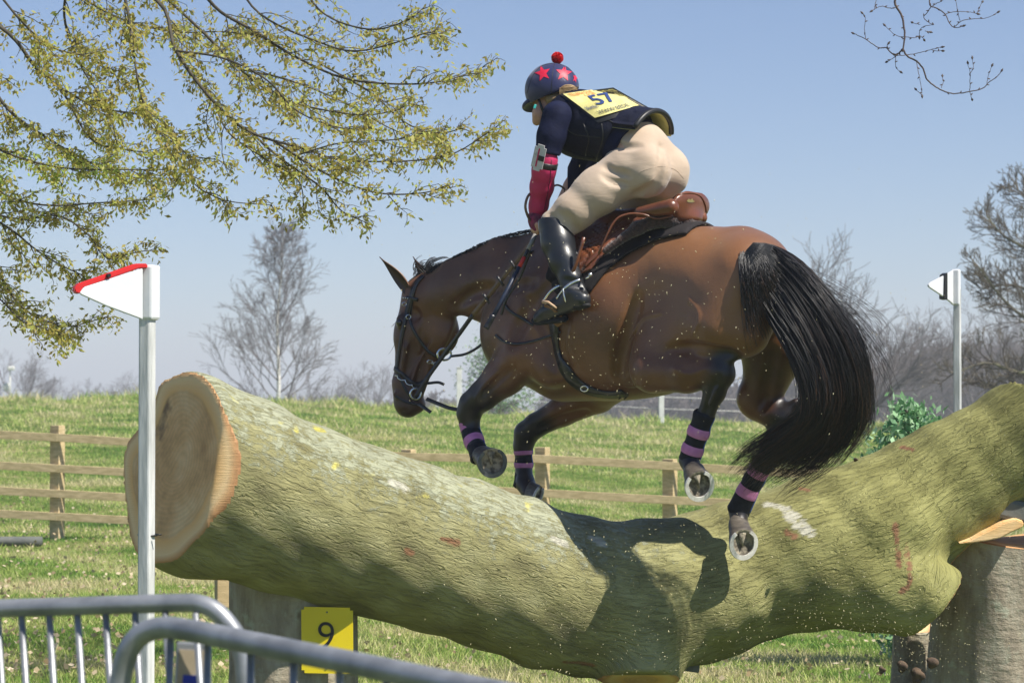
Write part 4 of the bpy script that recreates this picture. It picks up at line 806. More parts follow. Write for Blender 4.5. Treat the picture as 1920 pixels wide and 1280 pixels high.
    for pl, r in (([(1120, 735), (1090, 725), (1062, 700), (1055, 670)], .0045), ([(1180, 640), (1205, 600), (1240, 585)], .004), ([(1330, 690), (1290, 700), (1262, 690)], .004), ([(930, 700), (905, 725), (893, 750)], .004), ([(812, 640), (795, 665), (780, 690), (772, 715)], .0035), ([(790, 600), (782, 630), (788, 660)], .003), ([(1290, 560), (1310, 590), (1300, 630)], .004), ([(1075, 600), (1065, 650), (1078, 690)], .0035), ([(1345, 725), (1332, 760)], .004), ([(1150, 715), (1180, 722), (1210, 720)], .004)):
        q = [hit(b0, *c, -.001)[0] for c in spline([(x+random.uniform(-2, 2), y+random.uniform(-2, 2)) for x, y in pl], 14)]; q = [c for c in q if c is not None]
        for a, b in zip(q[:-1], q[1:]): s.cone(a, b, r, r, .012)
    V, Q = s.net(1); me = mesh(V, Q)
    def near_px(pts):                    # distance to a polyline
        pts = np.array(pts); best = np.full(len(V), 9.)
        for a, b in zip(pts[:-1], pts[1:]): d = b-a; t = np.clip(((V-a)@d)/(d@d), 0, 1); best = np.minimum(best, np.linalg.norm(V-a-t[:, None]*d, axis=1))
        return best
    blk = np.zeros(len(V))
    for pl, r0, r1 in (([HP(905, 745, .18), HP(882, 775, .18), HP(893, 835, .18), HP(903, 855, .18)-FWD*.1], .06, .16), ([HP(1010, 795, -.18), HP(981, 835, -.18), HP(982, 880, -.18), HP(995, 925, -.18)], .06, .16), ([HP(1362, 680, .21), HP(1340, 735, .2), HP(1292, 862, .2), HP(1303, 900, .2)-FWD*.07], .045, .11),
                       ([HP(1480, 770, -.18), HP(1440, 850, -.18), HP(1385, 955, -.18), HP(1384, 1003, -.18)], .05, .11), ([K(760, 750), K(766, 768)], .02, .10)):
        blk = np.maximum(blk, 1-sst(r0, r1, near_px(pl)))
    blk[:] = np.where(near_px([K(755, 745), K(765, 768)]) < .12, blk*.75, blk)
    blk = np.maximum(blk, .9*(1-sst(.035, .07, near_px([K(764, 600, .08), K(762, 606, .08)])))*0.6)
    lt = np.maximum(0, 1-near_px([HP(1330, 470, .1), HP(1400, 560, .25), HP(1230, 500, .2)])/.38); attr(me, 'black', blk); attr(me, 'light', lt)  # golden rump and flank, with the sunlit brightness there put into the colour
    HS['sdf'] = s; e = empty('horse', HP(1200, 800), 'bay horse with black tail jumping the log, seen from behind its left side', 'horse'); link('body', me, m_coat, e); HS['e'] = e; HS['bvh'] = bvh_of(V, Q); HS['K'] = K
build_horse()
HE = HS['e']; HB = HS['bvh']; K = HS['K']
# eye
m_eye = nmat('horse_eye', (.010, .006, .004), rough=.06, coat=1)
def ball(name, c, r, mat, parent, sc3=(1, 1, 1), seg=16):
    bm = bmesh.new(); bmesh.ops.create_uvsphere(bm, u_segments=seg, v_segments=seg//2+2, radius=r); bmesh.ops.scale(bm, vec=sc3, verts=bm.verts); bmesh.ops.translate(bm, vec=Vector(c), verts=bm.verts); return bm_obj(name, bm, mat, parent, True)
ball('eye', K(763, 605, .058), .0175, m_eye, HE)
# ears
def ear(tip, base, w, open_dir, name='ear'):
    base = np.array(base); tip = np.array(tip); ax = tip-base; L = np.linalg.norm(ax); ax /= L; o = nrm(open_dir-ax*np.dot(open_dir, ax)); sd = np.cross(ax, o); V = []; n = 14; m = 13
    for side in (0, 1):
        for i in range(n+1):
            t = i/n; ww = w*(math.sin(math.pi*min(1, (t*.80+.22)))**.8)*(1-t**3)+.0006; th = .006*(1-side)
            for j in range(m):
                a_ = math.pi*(.12+.76*j/(m-1))*(1.0)+math.pi; cx = math.cos(a_)*ww; cz = math.sin(a_)*ww*.85+ww*.35; p = base+ax*L*t+sd*cx*(1-side*.14)+o*(cz+(.006 if side else 0))+o*(-.012*math.sin(t*3.1)); V.append(p)
    Fq = []; k = (n+1)*m
    for i in range(n):
        for j in range(m-1):
            a_ = i*m+j; Fq.append([a_, a_+1, a_+m+1, a_+m]); Fq.append([k+a_, k+a_+m, k+a_+m+1, k+a_+1])
        Fq.append([i*m, i*m+m, k+i*m+m, k+i*m]); Fq.append([i*m+m-1, k+i*m+m-1, k+i*m+2*m-1, i*m+2*m-1])
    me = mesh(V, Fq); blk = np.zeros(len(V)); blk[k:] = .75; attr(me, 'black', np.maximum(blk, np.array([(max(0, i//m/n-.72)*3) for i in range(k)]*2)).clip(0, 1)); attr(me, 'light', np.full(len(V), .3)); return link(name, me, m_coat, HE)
ear(K(724, 482, .05), K(777, 549, .045), .036, np.array([-.55, -.75, -.25])); ear(K(748, 478, -.11)+FWD*.08, K(788, 540, -.05), .034, np.array([-.6, -.5, 0.1]))
# hooves with iron shoes
m_hoof = nmat('hoof_horn', (.055, .045, .036), (.13, .11, .085), 18, .5, bs=60, bd=.001, stretch=(1, 1, 5)); m_sole = nmat('hoof_sole', (.10, .085, .06), (.30, .26, .19), 38, .85, bs=45, bd=.006, lo=.42, hi=.58); m_shoe = nmat('worn_iron_shoe', (.60, .56, .50), (.80, .77, .71), 55, .4, metal=.15, bs=90, bd=.0006); m_shoed = nmat('dark_iron_shoe', (.07, .08, .10), (.15, .16, .18), 40, .4, metal=.6, bs=70, bd=.0005)
def hoof(c, nvec, toe, r, top, top_r, label=None, shoe=None, dark=False):
    c = np.array(c); nv = nrm(nvec); td = nrm(toe-nv*np.dot(toe, nv)); sd = np.cross(nv, td); e = empty; n = 40
    def ring(rad, off, cen, el=1.08): return [cen+td*(math.cos(a_)*rad*(el if math.cos(a_) > 0 else .88))+sd*math.sin(a_)*rad*(1-.0*math.cos(a_))+nv*off for a_ in np.arange(n)*2*math.pi/n]
    top = np.array(top); V = []; lev = 8
    for i in range(lev+1):
        t = i/lev; cen = c*(1-t)+(top)*t; V += ring(r*(1-t)+top_r*t+.003*math.sin(t*9)*t, 0, cen, 1.08)
    V += ring(r*.80, 0, c); V += ring(r*.70, -.012, c); V += [c-nv*.014]
    F_ = [[i*n+j, i*n+(j+1) % n, (i+1)*n+(j+1) % n, (i+1)*n+j] for i in range(lev) for j in range(n)]; b0 = (lev+1)*n
    hw = link('hoof', mesh(V[:b0], [f[::-1] for f in F_]), m_hoof, HE)
    VV = V[:n]+V[b0:]; F2 = [[k*n+j, k*n+(j+1) % n, (k+1)*n+(j+1) % n, (k+1)*n+j] for k in range(2) for j in range(n)]+[[2*n+j, 2*n+(j+1) % n, 3*n] for j in range(n)]; link('sole', mesh(VV, F2), m_sole, hw)
    # frog: a raised V from the heels to the middle
    bm = bmesh.new(); fr = [(-.80, -.42), (-.86, 0), (-.80, .42), (-.1, .12), (.30, 0), (-.1, -.12)]; lo_ = [bm.verts.new(Vector(c+td*x*r+sd*y*r-nv*.013)) for x, y in fr]; hi_ = [bm.verts.new(Vector(c+td*x*r*.96+sd*y*r*.7-nv*.001)) for x, y in fr]
    for j in range(6): bm.faces.new([lo_[j], lo_[(j+1) % 6], hi_[(j+1) % 6], hi_[j]])
    bm.faces.new(hi_); bm_obj('frog', bm, m_sole, hw, True)
    an = np.linspace(-2.55, 2.55, 34); V = []; th = .009
    for a_ in an:
        el = 1.08 if math.cos(a_) > 0 else .90; wd = .27 if abs(a_) < 1.9 else .22
        for rr_, hh in ((1.01, 0), (1.0, th), (1-wd, th), (1-wd, 0)): V.append(c+td*math.cos(a_)*r*rr_*el+sd*math.sin(a_)*r*rr_+nv*hh)
    F_ = [[i*4+j, i*4+(j+1) % 4, i*4+4+(j+1) % 4, i*4+4+j] for i in range(33) for j in range(4)]+[[0, 1, 2, 3], [135, 134, 133, 132]]; link('horseshoe', mesh(V, F_), m_shoed if dark else m_shoe, HE, False)
tc = lambda q: nrm(CAMP-q)
c = HP(923, 862, .18)-FWD*.15; hoof(c, tc(c)+np.array([.25, 0, -.15]), np.array([.15, 0, -1]), .069, HP(904, 850, .18)-FWD*.09, .045, dark=True)
c = HP(1006, 928, -.18)-FWD*.11; hoof(c, tc(c)*.35+np.array([.9, 0, -.35]), np.array([-.3, 0, -1]), .062, HP(992, 915, -.18)-FWD*.06, .046)
c = HP(1306, 905, .2)-FWD*.14; hoof(c, tc(c)+np.array([.45, 0, -.30]), np.array([.35, 0, -1]), .068, HP(1298, 880, .2)-FWD*.06, .045)
c = HP(1388, 1013, -.18)-FWD*.13; hoof(c, tc(c)+np.array([.50, 0, -.2]), np.array([.1, 0, -1]), .070, HP(1382, 978, -.18)-FWD*.04, .045)
# boots with pink straps
m_neo = nmat('black_neoprene', (.006, .007, .012), (.012, .014, .024), 40, .62, spec=.2, bs=70, bd=.0015); m_pink = nmat('pink_webbing', (.52, .16, .38), (.62, .24, .46), 30, .6, bs=120, bd=.0008); m_blue = nmat('blue_binding', (.05, .12, .45), rough=.5)
def lathe_path(path, rad, mat, name, parent, sides=28, flat=1.0, th=.004):
    p = np.array(path); V, Q = tubes([(p, rad)], sides); return link(name, mesh(V, Q), mat, parent)
def leg_boot(path, r0, r1, bands, flare, tabs=()):
    n = 28; p = spline(path, n); t = np.linspace(0, 1, n); rad = r0+(r1-r0)*t+flare*np.clip((t-.80)/.2, 0, 1)**1.4+.002*np.sin(t*18); rad[0] -= .006; rad[-1] -= .010
    bt = lathe_path(p, rad, m_neo, 'boot', HE)
    for t0, t1 in bands:
        k = 6; q = np.linspace(t0, t1, k); pp = np.array([[np.interp(v, t, p[:, a_]) for a_ in range(3)] for v in q]); rr = np.interp(q, t, rad)+.003; rr[0] -= .002; rr[-1] -= .002; lathe_path(pp, rr, m_pink, 'pink_strap', bt)
        pm = pp[k//2]; 
    # blue edge down the rear seam
    d = np.gradient(p, axis=0); d /= np.linalg.norm(d, axis=1)[:, None]; sdv = np.cross(d, FWD); sdv /= np.linalg.norm(sdv, axis=1)[:, None]; sg = 1 if sdv[0][0] > 0 else -1
    tube_obj('seam_binding', [((p+sg*sdv*(rad+.0005)[:, None]*.92-FWD*(rad*.38)[:, None])[2:-2], [.0035]*(n-4))], m_blue, bt, 6)
    for (tt, ang) in tabs:
        i = int(tt*(n-1)); c = p[i]+sg*sdv[i]*rad[i]*ang-FWD*rad[i]*.95*math.sqrt(max(0, 1-ang*ang)); bm = bmesh.new(); box_bm(bm, c, (.020, .006, .026), Matrix.Rotation(R(20), 3, 'Y'), .002); bm_obj('strap_tab', bm, m_pink, bt)
leg_boot([HP(879, 782, .18), HP(881, 800, .18), HP(889, 826, .18)-FWD*.03, HP(898, 846, .18)-FWD*.07, HP(902, 858, .18)-FWD*.09], .047, .044, ((.14, .32), (.46, .60)), .010)
leg_boot([HP(981, 838, -.18), HP(982, 860, -.18), HP(982, 885, -.18), HP(982, 912, -.18)-FWD*.02], .043, .042, ((.10, .22), (.42, .56)), .016)
leg_boot([HP(1322, 772, .2), HP(1313, 800, .2), HP(1302, 832, .2), HP(1291, 866, .2)], .047, .045, ((.34, .52), (.68, .84)), .006, ((.45, .6), (.78, .1)))
leg_boot([HP(1436, 858, -.18), HP(1418, 890, -.18), HP(1402, 920, -.18), HP(1382, 962, -.18)], .047, .048, ((.20, .34), (.58, .74)), .010)

# ---- hair
def hairmat(name, c1, c2, rough=.38):
    m, n, b = newmat(name); at = N(n, 'ShaderNodeAttribute', attribute_name='tone'); n.links.new(ramp(n, at.outputs['Fac'], [(0, c1), (.72, c1), (1, c2)]), b.inputs['Base Color']); b.inputs['Roughness'].default_value = rough; b.inputs['Specular IOR Level'].default_value = .6; return m
m_tail = hairmat('black_horsehair', (.010, .008, .009), (.09, .040, .018), .46)
def hair_obj(name, strands, mat, parent, rw, sides=3):
    lines = []; tone = []
    for s_ in strands:
        n = len(s_); t = np.linspace(0, 1, n); lines.append((s_, rw*(1-.75*t**2)+.0002)); tone += list(np.repeat(np.clip(random.random()*.9+.45*(t-.55), 0, 1), sides))
    V, Q = tubes(lines, sides); me = mesh(V, Q); attr(me, 'tone', tone); return link(name, me, mat, parent)
def tail():
    G = {0: [(1412, 455), (1450, 462), (1505, 500), (1560, 565), (1605, 640), (1628, 720), (1618, 790), (1575, 850), (1500, 890)],
         1: [(1400, 468), (1430, 490), (1480, 545), (1530, 620), (1565, 700), (1570, 765), (1530, 815), (1470, 850), (1425, 885)],
         2: [(1390, 485), (1405, 525), (1440, 590), (1485, 660), (1515, 725), (1515, 770), (1480, 800), (1435, 835), (1410, 862)]}
    n = 26; g = [spline(G[k], n) for k in (0, 1, 2)]; rnd = random.Random(9); S = []
    dep = spline([(10.47,), (10.38,), (10.27,), (10.2,), (10.18,), (10.2,), (10.27,), (10.33,), (10.38,)], n)[:, 0]
    def surf(c, i, d):               # the dock lies on the rump, then hangs free
        if i > 11: return d
        p, _ = hit(HB, c[0], c[1], .012)
        return d if p is None else min(d, (p-CAMP)@FWD-.004*(i % 3))
    def path(u, dz, L, wob, fl=(0, 0), lph=None):
        a, b, f = (g[0], g[1], u*2) if u < .5 else (g[1], g[2], u*2-1); q = a*(1-f)+b*f; m = max(8, int(n*L)); q = q[:m]; tt = np.linspace(0, 1, m)[:, None]
        ph = rnd.random()*6 if lph is None else lph+rnd.gauss(0, .35); q = q+np.column_stack([np.sin(tt[:, 0]*(6+ph*.5)+ph), np.cos(tt[:, 0]*(5+ph*.4)+ph*1.3)])*wob*tt+np.column_stack([np.sin(tt[:, 0]*rnd.uniform(14, 30)+ph*3), np.cos(tt[:, 0]*rnd.uniform(14, 30)+ph)])*rnd.uniform(0, 2.2)*tt+np.array(fl)*tt**1.7
        return np.array([P(c[0], c[1], surf(c, i, dep[i]+dz*min(1, i/8))) for i, c in enumerate(q)])
    core = []
    for u in (.12, .3, .5, .7, .88):
        for dz in (0, .05): cp_ = path(u, dz, .70, 0)[8:]; m_ = len(cp_); core.append((cp_, .004+.026*np.sin(np.linspace(.05, 3.0, m_))**.7))
    V, Q = tubes(core, 6, False); me = mesh(V, Q); attr(me, 'tone', np.zeros(len(V))); tl = link('tail', me, m_tail, HE)
    locks = [(rnd.random(), rnd.uniform(-.07, .085), rnd.gauss(-14, 16), rnd.gauss(4, 15), rnd.uniform(.70, 1.02), rnd.random()*6, rnd.uniform(2, 15)) for _ in range(110)]
    for i in range(3900):
        lk_ = rnd.choice(locks); u = min(.999, max(0, lk_[0]+rnd.gauss(0, .028))); dz = lk_[1]+rnd.gauss(0, .009); edge = abs(u-.5)*2; dz *= (1-.5*edge**2)
        S.append(path(u, dz, min(1, lk_[4]*rnd.uniform(.93, 1.04)), lk_[6]*rnd.uniform(.7, 1.2), (lk_[2]+rnd.gauss(0, 4)-(u-lk_[0])*60, lk_[3]+rnd.gauss(0, 4)-(u-lk_[0])*60), lk_[5]))
    for i in range(420):                 # short front strands hanging over the buttock
        u = rnd.random(); x0 = 1388+u*45; y0 = 470+rnd.random()*14; L = rnd.uniform(80, 185)*(1-.3*u); m = 10; q = [(x0+(u*40-6)*t+L*.12*t*t+3*math.sin(t*5+i), y0+L*t) for t in np.linspace(0, 1, m)]
        S.append(np.array([P(c[0], c[1], surf(c, 0, 10.33)-.025*min(1, k/5)*rnd.random()) for k, c in enumerate(q)]))
    for i in range(260):                 # ragged ends
        u = rnd.random(); S.append(path(u, rnd.uniform(-.1, .1), 1.0, 9, (rnd.gauss(-14, 16), rnd.gauss(10, 14))))
    hair_obj('hair', S, m_tail, tl, .0012)
    F1 = []
    for i in range(95):
        k = rnd.random(); st = (1470+k*110, 480+k*125); e_ = (1600+rnd.random()*75, 600+rnd.random()*140); mid = ((st[0]+e_[0])/2+8, (st[1]+e_[1])/2-14); q = spline([st, mid, e_, (e_[0]+rnd.gauss(4, 8), e_[1]+rnd.uniform(10, 80))], 16)
        F1.append(np.array([P(c[0], c[1], 10.25+rnd.uniform(-.004, .004)+.05*math.sin(i)) for c in q]))
    for i in range(30):
        q = spline([(1606+rnd.random()*14, 640), (1630+rnd.random()*8, 720), (1622+rnd.random()*16, 800), (1600+rnd.gauss(-8, 14), 850)], 14); F1.append(np.array([P(c[0], c[1], 10.22) for c in q]))
    hair_obj('flyaway_hair', F1, m_tail, tl, .0007)
tail()
def mane():
    rnd = random.Random(12); S = []
    crest = spline([(1010, 428), (950, 440), (905, 455), (866, 474), (842, 486), (815, 500), (796, 513)], 60)
    for i in range(900):
        k = rnd.random()*59; c = crest[int(k)]+(rnd.random()-.5)*4; L = rnd.uniform(10, 30); d = Dsp(c[0])+rnd.uniform(-.03, .03)
        a_ = rnd.uniform(-.3, .5); S.append(np.array([P(c[0]+L*t*.8, c[1]+2-math.sin(t*3.1)*(3+2*rnd.random())+a_*L*t*t*.7+t*4, d-.03*t) for t in np.linspace(0, 1, 7)]))
    for i in range(150):
        c = (rnd.uniform(775, 812), rnd.uniform(504, 520)); L = rnd.uniform(12, 34); a_ = rnd.uniform(-1.9, -.5); S.append(np.array([P(c[0]+math.cos(a_+t*.8)*L*t, c[1]+math.sin(a_+t*.8)*L*t, 11.56+rnd.uniform(-.002, .002)) for t in np.linspace(0, 1, 8)]))
    for pl in ([(803, 512), (800, 500), (808, 490), (825, 483), (838, 482)], [(808, 510), (815, 498), (828, 490)], [(802, 514), (798, 498), (804, 486), (815, 482)], [(790, 510), (778, 498), (780, 488)], [(795, 510), (786, 500), (790, 490)]):
        for j in range(7):
            q = spline(np.array(pl)+np.array([j*.8, j*.5-1]), 12); S.append(np.array([P(c[0], c[1], 11.55) for c in q]))
    hair_obj('mane', S, m_tail, HE, .0011)
    lash = [np.array([P(744, 602, 11.49), P(740-k, 606+k, 11.48), P(737-k*2, 611+k, 11.48)]) for k in range(3)]; lash += [spline([P(742, 640, 11.5), P(735, 655, 11.5), P(728, 664, 11.5)], 6)]; hair_obj('eyelash', lash, m_tail, HE, .0008)
mane()
# ------------------------------------------------------------------ saddle, pad, bridle
def polyd(A, Z, poly):                   # signed distance to a 2-D polygon (negative inside)
    poly = np.array(poly); d = np.full(np.broadcast(A, Z).shape, 1e9); ins = np.zeros(d.shape, bool)
    for (x0, y0), (x1, y1) in zip(poly, np.roll(poly, -1, 0)):
        ex, ey = x1-x0, y1-y0; t = np.clip(((A-x0)*ex+(Z-y0)*ey)/(ex*ex+ey*ey), 0, 1); d = np.minimum(d, (A-x0-t*ex)**2+(Z-y0-t*ey)**2)
        c = ((y0 > Z) != (y1 > Z)) & (A < (x1-x0)*(Z-y0)/((y1-y0) if y1 != y0 else 1e-9)+x0); ins ^= c
    d = np.sqrt(d); return np.where(ins, -d, d)
def shell(polypx, l, infl, name, mat, parent, rnd_=.02, inner=.004, sm=2):
    s = HS['sdf']; i0 = np.floor((HP(1340, 600, .0)*0+np.array([-.1, 10.2, 1.45])-s.lo)/s.h).astype(int); i1 = np.ceil((np.array([1.05, 11.9, 2.32])-s.lo)/s.h).astype(int); i0 = np.maximum(i0, 0); i1 = np.minimum(i1, s.n)
    sub_ = s.a[i0[0]:i1[0], i0[1]:i1[1], i0[2]:i1[2]]; t = SDF.__new__(SDF); t.h = s.h; t.lo = s.lo+i0*s.h; t.n = np.array(sub_.shape)
    g = [np.arange(k)*s.h+o for k, o in zip(t.n, t.lo)]; X, Y, Z = np.meshgrid(*g, indexing='ij', sparse=True); A = X*HF[0]+Y*HF[1]; 
    pl = []
    for px, py in polypx: p = HP(px, py, l); pl.append((p@HF, p[2]))
    A = np.broadcast_to(A, sub_.shape[:2]+(1,)); pd = polyd(A, np.broadcast_to(Z, (1, 1, sub_.shape[2])), pl)
    out = sub_-infl; k = rnd_; hh = np.maximum(k-np.abs(out-pd), 0)/k; a = np.maximum(out, pd)+hh*hh*k*.25; t.a = np.maximum(a, inner-sub_).astype(np.float32); V, Q = t.net(sm); o = link(name, mesh(V, Q), mat, parent); return V, Q, o
def leather(name, c1, c2, rough=.32):
    m, n, b = newmat(name); co = geo(n); n.links.new(ramp(n, noise(n, co, 9, 5, .6), [(.35, c1), (.65, c2)]), b.inputs['Base Color']); n.links.new(mth(n, 'MULTIPLY_ADD', noise(n, co, 30, 4, .6), .2, rough-.1), b.inputs['Roughness'])
    bump(n, b, noise(n, co, 320, 3, .6), .0004); b.inputs['Coat Weight'].default_value = .25; b.inputs['Coat Roughness'].default_value = .2; return m
m_sad = leather('saddle_leather', (.11, .034, .014), (.19, .062, .024)); m_brid = leather('black_leather', (.012, .012, .016), (.03, .027, .03), .38); m_rein = leather('brown_rein', (.10, .055, .028), (.17, .10, .055), .5); m_steel = nmat('polished_steel', (.72, .72, .70), (.80, .80, .78), 30, .2, metal=.9)
m_fleece = nmat('dark_fleece', (.030, .014, .012), (.075, .038, .030), 70, .95, bs=160, bd=.006, sheen=.4); m_pad = nmat('dark_pad_cloth', (.008, .006, .007), (.016, .011, .011), 30, .9, bs=200, bd=.001)
pe = empty('saddle_pad', HP(1160, 470), 'dark brown fleece saddle pad between the saddle and the horse back', 'saddle pad')
shell([(1300, 300), (1262, 360), (1262, 436), (1205, 449), (1165, 470), (1135, 502), (1112, 548), (1050, 560), (1012, 520), (1020, 420), (1030, 300)], .27, .022, 'pad', m_pad, pe, .02, .003)
s = SDF(HP(1350, 380, .3)-np.array([.5, .6, .35]), HP(1250, 380, 0)+np.array([.5, .6, .35]), .007)
for a, b, ra, rb in (((1318, 428, -.06), (1286, 414, .03), .024, .030), ((1286, 414, .03), (1255, 412, .10), .030, .036), ((1255, 405, .10), (1195, 428, .17), .038, .026), ((1195, 428, .17), (1135, 470, .24), .026, .014)):
    s.cone(HP(*a), HP(*b), ra, rb, .03)
V, Q = s.net(1); Nn = vn(V, Q); V = V+Nn*(.0025*np.sin(V[:, [0]]*310)*np.sin(V[:, [2]]*290+V[:, [1]]*250)); link('fleece_roll', mesh(V, Q), m_fleece, pe)
se = empty('saddle', HP(1180, 440), 'tan brown leather jumping saddle on the horse under the rider', 'saddle')
shell([(1196, 330), (1196, 398), (1150, 432), (1122, 474), (1106, 508), (1078, 520), (1046, 502), (1030, 460), (1042, 400), (1080, 340)], .28, .036, 'flap', m_sad, se, .014, .024)
shell([(1150, 395), (1165, 402), (1130, 440), (1108, 484), (1095, 505), (1086, 500), (1098, 470), (1118, 430)], .29, .052, 'knee_block', m_sad, se, .03, .033)
s = SDF(HP(1200, 400)-np.array([.75, .75, .4]), HP(1200, 400)+np.array([.75, .75, .4]), .0075); AXs = (HF, HL, HU)
s.ell(HP(1294, 388, 0)+HF*.0, (.030, .160, .076), .02, (nrm(HF+HU*.35), HL, nrm(HU-HF*.35))); s.ell(HP(1262, 410, 0), (.13, .13, .045), .04, AXs); s.cone(HP(1250, 410), HP(1130, 425), .075, .06, .05, (HL, .9)); s.cone(HP(1150, 425), HP(1105, 408), .07, .05, .04)
s.cone(HP(1240, 402, .08), HP(1195, 418, .15), .035, .025, .04); s.ell(HP(1225, 370, 0)+HU*.035, (.22, .12, .055), .03, AXs, 's')
V, Q = s.net(1); link('seat', mesh(V, Q), m_sad, se); sbv = bvh_of(V, Q)
for a, b, ra, rb in ((HP(1258, 388, .16), HP(1200, 398, .19), .036, .024), (HP(1314, 408, -.085), HP(1296, 406, -.09), .030, .030)):
    s = SDF((a+b)/2-.16, (a+b)/2+.16, .006); s.cone(a, b, ra, rb, .02); V, Q = s.net(1); link('panel', mesh(V, Q), m_sad, se)
def edge_piping(pts, r, mat, nm, par, n=24): tube_obj(nm, [(spline([HP(*p) for p in pts], n), [r]*n)], mat, par, 8)
edge_piping([(1122, 476, .33), (1150, 418, .30), (1175, 402, .26), (1205, 402, .22), (1232, 410, .18), (1262, 404, .13)], .005, m_sad, 'welt', se)
q = [hit(sbv, x, y, .001)[0] for x, y in spline([(1244, 396), (1252, 376), (1270, 366), (1294, 362), (1313, 368), (1322, 384), (1324, 398)], 40)]; q = [c for c in q if c is not None]
if len(q) > 6: tube_obj('cantle_welt', [(np.array(q), [.004]*len(q))], m_sad, se, 6)
bg = [hit(sbv, 1294+a*5.5, 376+b*4, .002)[0] for a, b in ((-1.3, .2), (-.6, -.8), (0, -.3), (.6, -1), (.9, -.1), (1.5, .5), (.5, .9), (-.7, .8))]
if all(q is not None for q in bg): tag(link('saddle_badge', mesh(np.array(bg), [list(range(8))]), nmat('brass', (.62, .50, .22), rough=.35, metal=.8), se, False))
strap('girth', HB, [(1040, 600), (1044, 640), (1053, 678), (1075, 712), (1110, 732), (1150, 738), (1172, 734)], np.concatenate([np.full(12, .05), np.full(12, .055)])[:24] if False else .052, m_brid, se, .008, 26, .004)
strap('girth_strap', HB, [(1055, 560), (1044, 600), (1042, 625)], .03, m_brid, se, .006, 10, .006)
tube_obj('girth_ring', [(np.array([HP(1095+7*math.cos(a), 728+5*math.sin(a), .2)-FWD*.06 for a in np.linspace(0, 6.28, 18)]), [.0028]*18)], m_steel, se, 6, False)
# two strap ends hanging below the girth
for x in (1166, 1176): tube_obj('strap_end', [(np.array([HP(x, 730, .02)-FWD*.1, HP(x-3, 742, .02)-FWD*.1, HP(x-8, 748, .02)-FWD*.1]), [.007, .006, .002])], m_brid, se, 6)
# stirrup and leather
ST = lambda x, y, d=0: HP(x, y, .335)+FWD*d
tube_obj('stirrup_iron', [(spline([ST(1018, 566, -.05), ST(1034, 545, -.05), ST(1054, 536, -.01), ST(1066, 556, .05), ST(1060, 590, .07)], 20), [.0062]*20)], m_steel, se, 8)
bm = extrude_poly([ST(1019, 568, -.055), ST(1043, 580, -.05), ST(1063, 600, .055), ST(1046, 612, .05), ST(1024, 596, .0)], -UPV*.6-FWD*.3, .010, .003); bm_obj('stirrup_tread', bm, nmat('rubber_tread', (.16, .075, .03), (.26, .13, .055), 30, .7, bs=120, bd=.002), se)
tube_obj('tread_edge', [(np.array([ST(1017, 566, -.06), ST(1028, 567, -.06), ST(1043, 578, -.06)]), [.008, .006, .005])], nmat('tan_edge', (.55, .36, .22), rough=.5), se, 8)
tube_obj('stirrup_leather', [(spline([HP(1095, 445, .33), HP(1078, 500, .345), ST(1056, 538, 0)], 10), [.009]*10)], m_sad, se, 6)
# breastplate
be = empty('breastplate', HP(980, 600), 'thin dark breastplate straps across the horse shoulder and chest', 'strap')
strap('strap', HB, [(1052, 622), (1010, 637), (975, 645), (948, 642), (930, 628)], .011, m_brid, be, .004, 20)
strap('strap', HB, [(1000, 610), (978, 596), (955, 582), (945, 560), (965, 510), (1000, 470)], .013, m_brid, be, .004, 20)
# bridle
br = empty('bridle', K(790, 640), 'black leather bridle with steel bit and noseband on the horse head', 'bridle')
strap('cheekpiece', HB, [(776, 542), (764, 580), (755, 625), (748, 665), (744, 697)], .020, m_brid, br, .005, 26)
strap('headpiece', HB, [(794, 518), (782, 530), (774, 550), (766, 590)], .026, m_brid, br, .006, 18); strap('browband', HB, [(784, 562), (775, 560), (768, 558), (763, 558)], .016, m_brid, br, .006, 10)
strap('throatlatch', HB, [(766, 588), (772, 612), (788, 640), (806, 660), (820, 668)], .014, m_brid, br, .005, 20)
strap('noseband', HB, [(741, 690), (752, 700), (768, 714), (782, 722), (796, 715)], .022, m_brid, br, .006, 20)
strap('jaw_strap', HB, [(828, 668), (812, 690), (798, 712), (788, 735), (780, 752)], .022, m_brid, br, .006, 18); strap('flash_strap', HB, [(742, 742), (758, 752), (775, 757), (792, 760)], .012, m_brid, br, .005, 14); strap('cheekpiece', HB, [(745, 695), (756, 722), (772, 748)], .012, m_brid, br, .005, 14)
pts = []
for i in range(40):
    t = i/39; q = spline([(742, 702), (755, 712), (770, 722), (780, 728)], 40)[i]; p, _ = hit(HB, q[0]+2.4*math.sin(t*22), q[1]+2.2*math.cos(t*22), .008)
    if p is not None: pts.append(p)
if len(pts) > 4: tube_obj('curb_chain', [(np.array(pts), [.0028]*len(pts))], m_steel, br, 6)
def ring(name, cx, cy, r, D, th, mat, par, ey=1.0, tilt=.4): return tube_obj(name, [(np.array([P(cx+r*math.cos(a), cy+r*ey*math.sin(a), D+tilt*r/400*math.cos(a)) for a in np.linspace(0, 6.283, 28)]), [th]*28)], mat, par, 8, False)
ring('martingale_ring', 833, 664, 13, 11.42, .0055, m_steel, br, .85); ring('bit_ring', 779, 738, 10, 11.46, .0045, m_steel, br); ring('buckle', 806, 678, 5, 11.45, .0025, m_steel, br, .6); ring('buckle', 817, 682, 5, 11.45, .0025, m_steel, br, .6); ring('buckle', 766, 594, 4.5, 11.46, .0022, m_steel, br, .9); ring('buckle', 758, 570, 4, 11.47, .0022, m_steel, br, .8)
for i in range(4): ball('bead', K(772+i*4.2, 559+i*.6, .066), .0042, m_steel, br, seg=8)
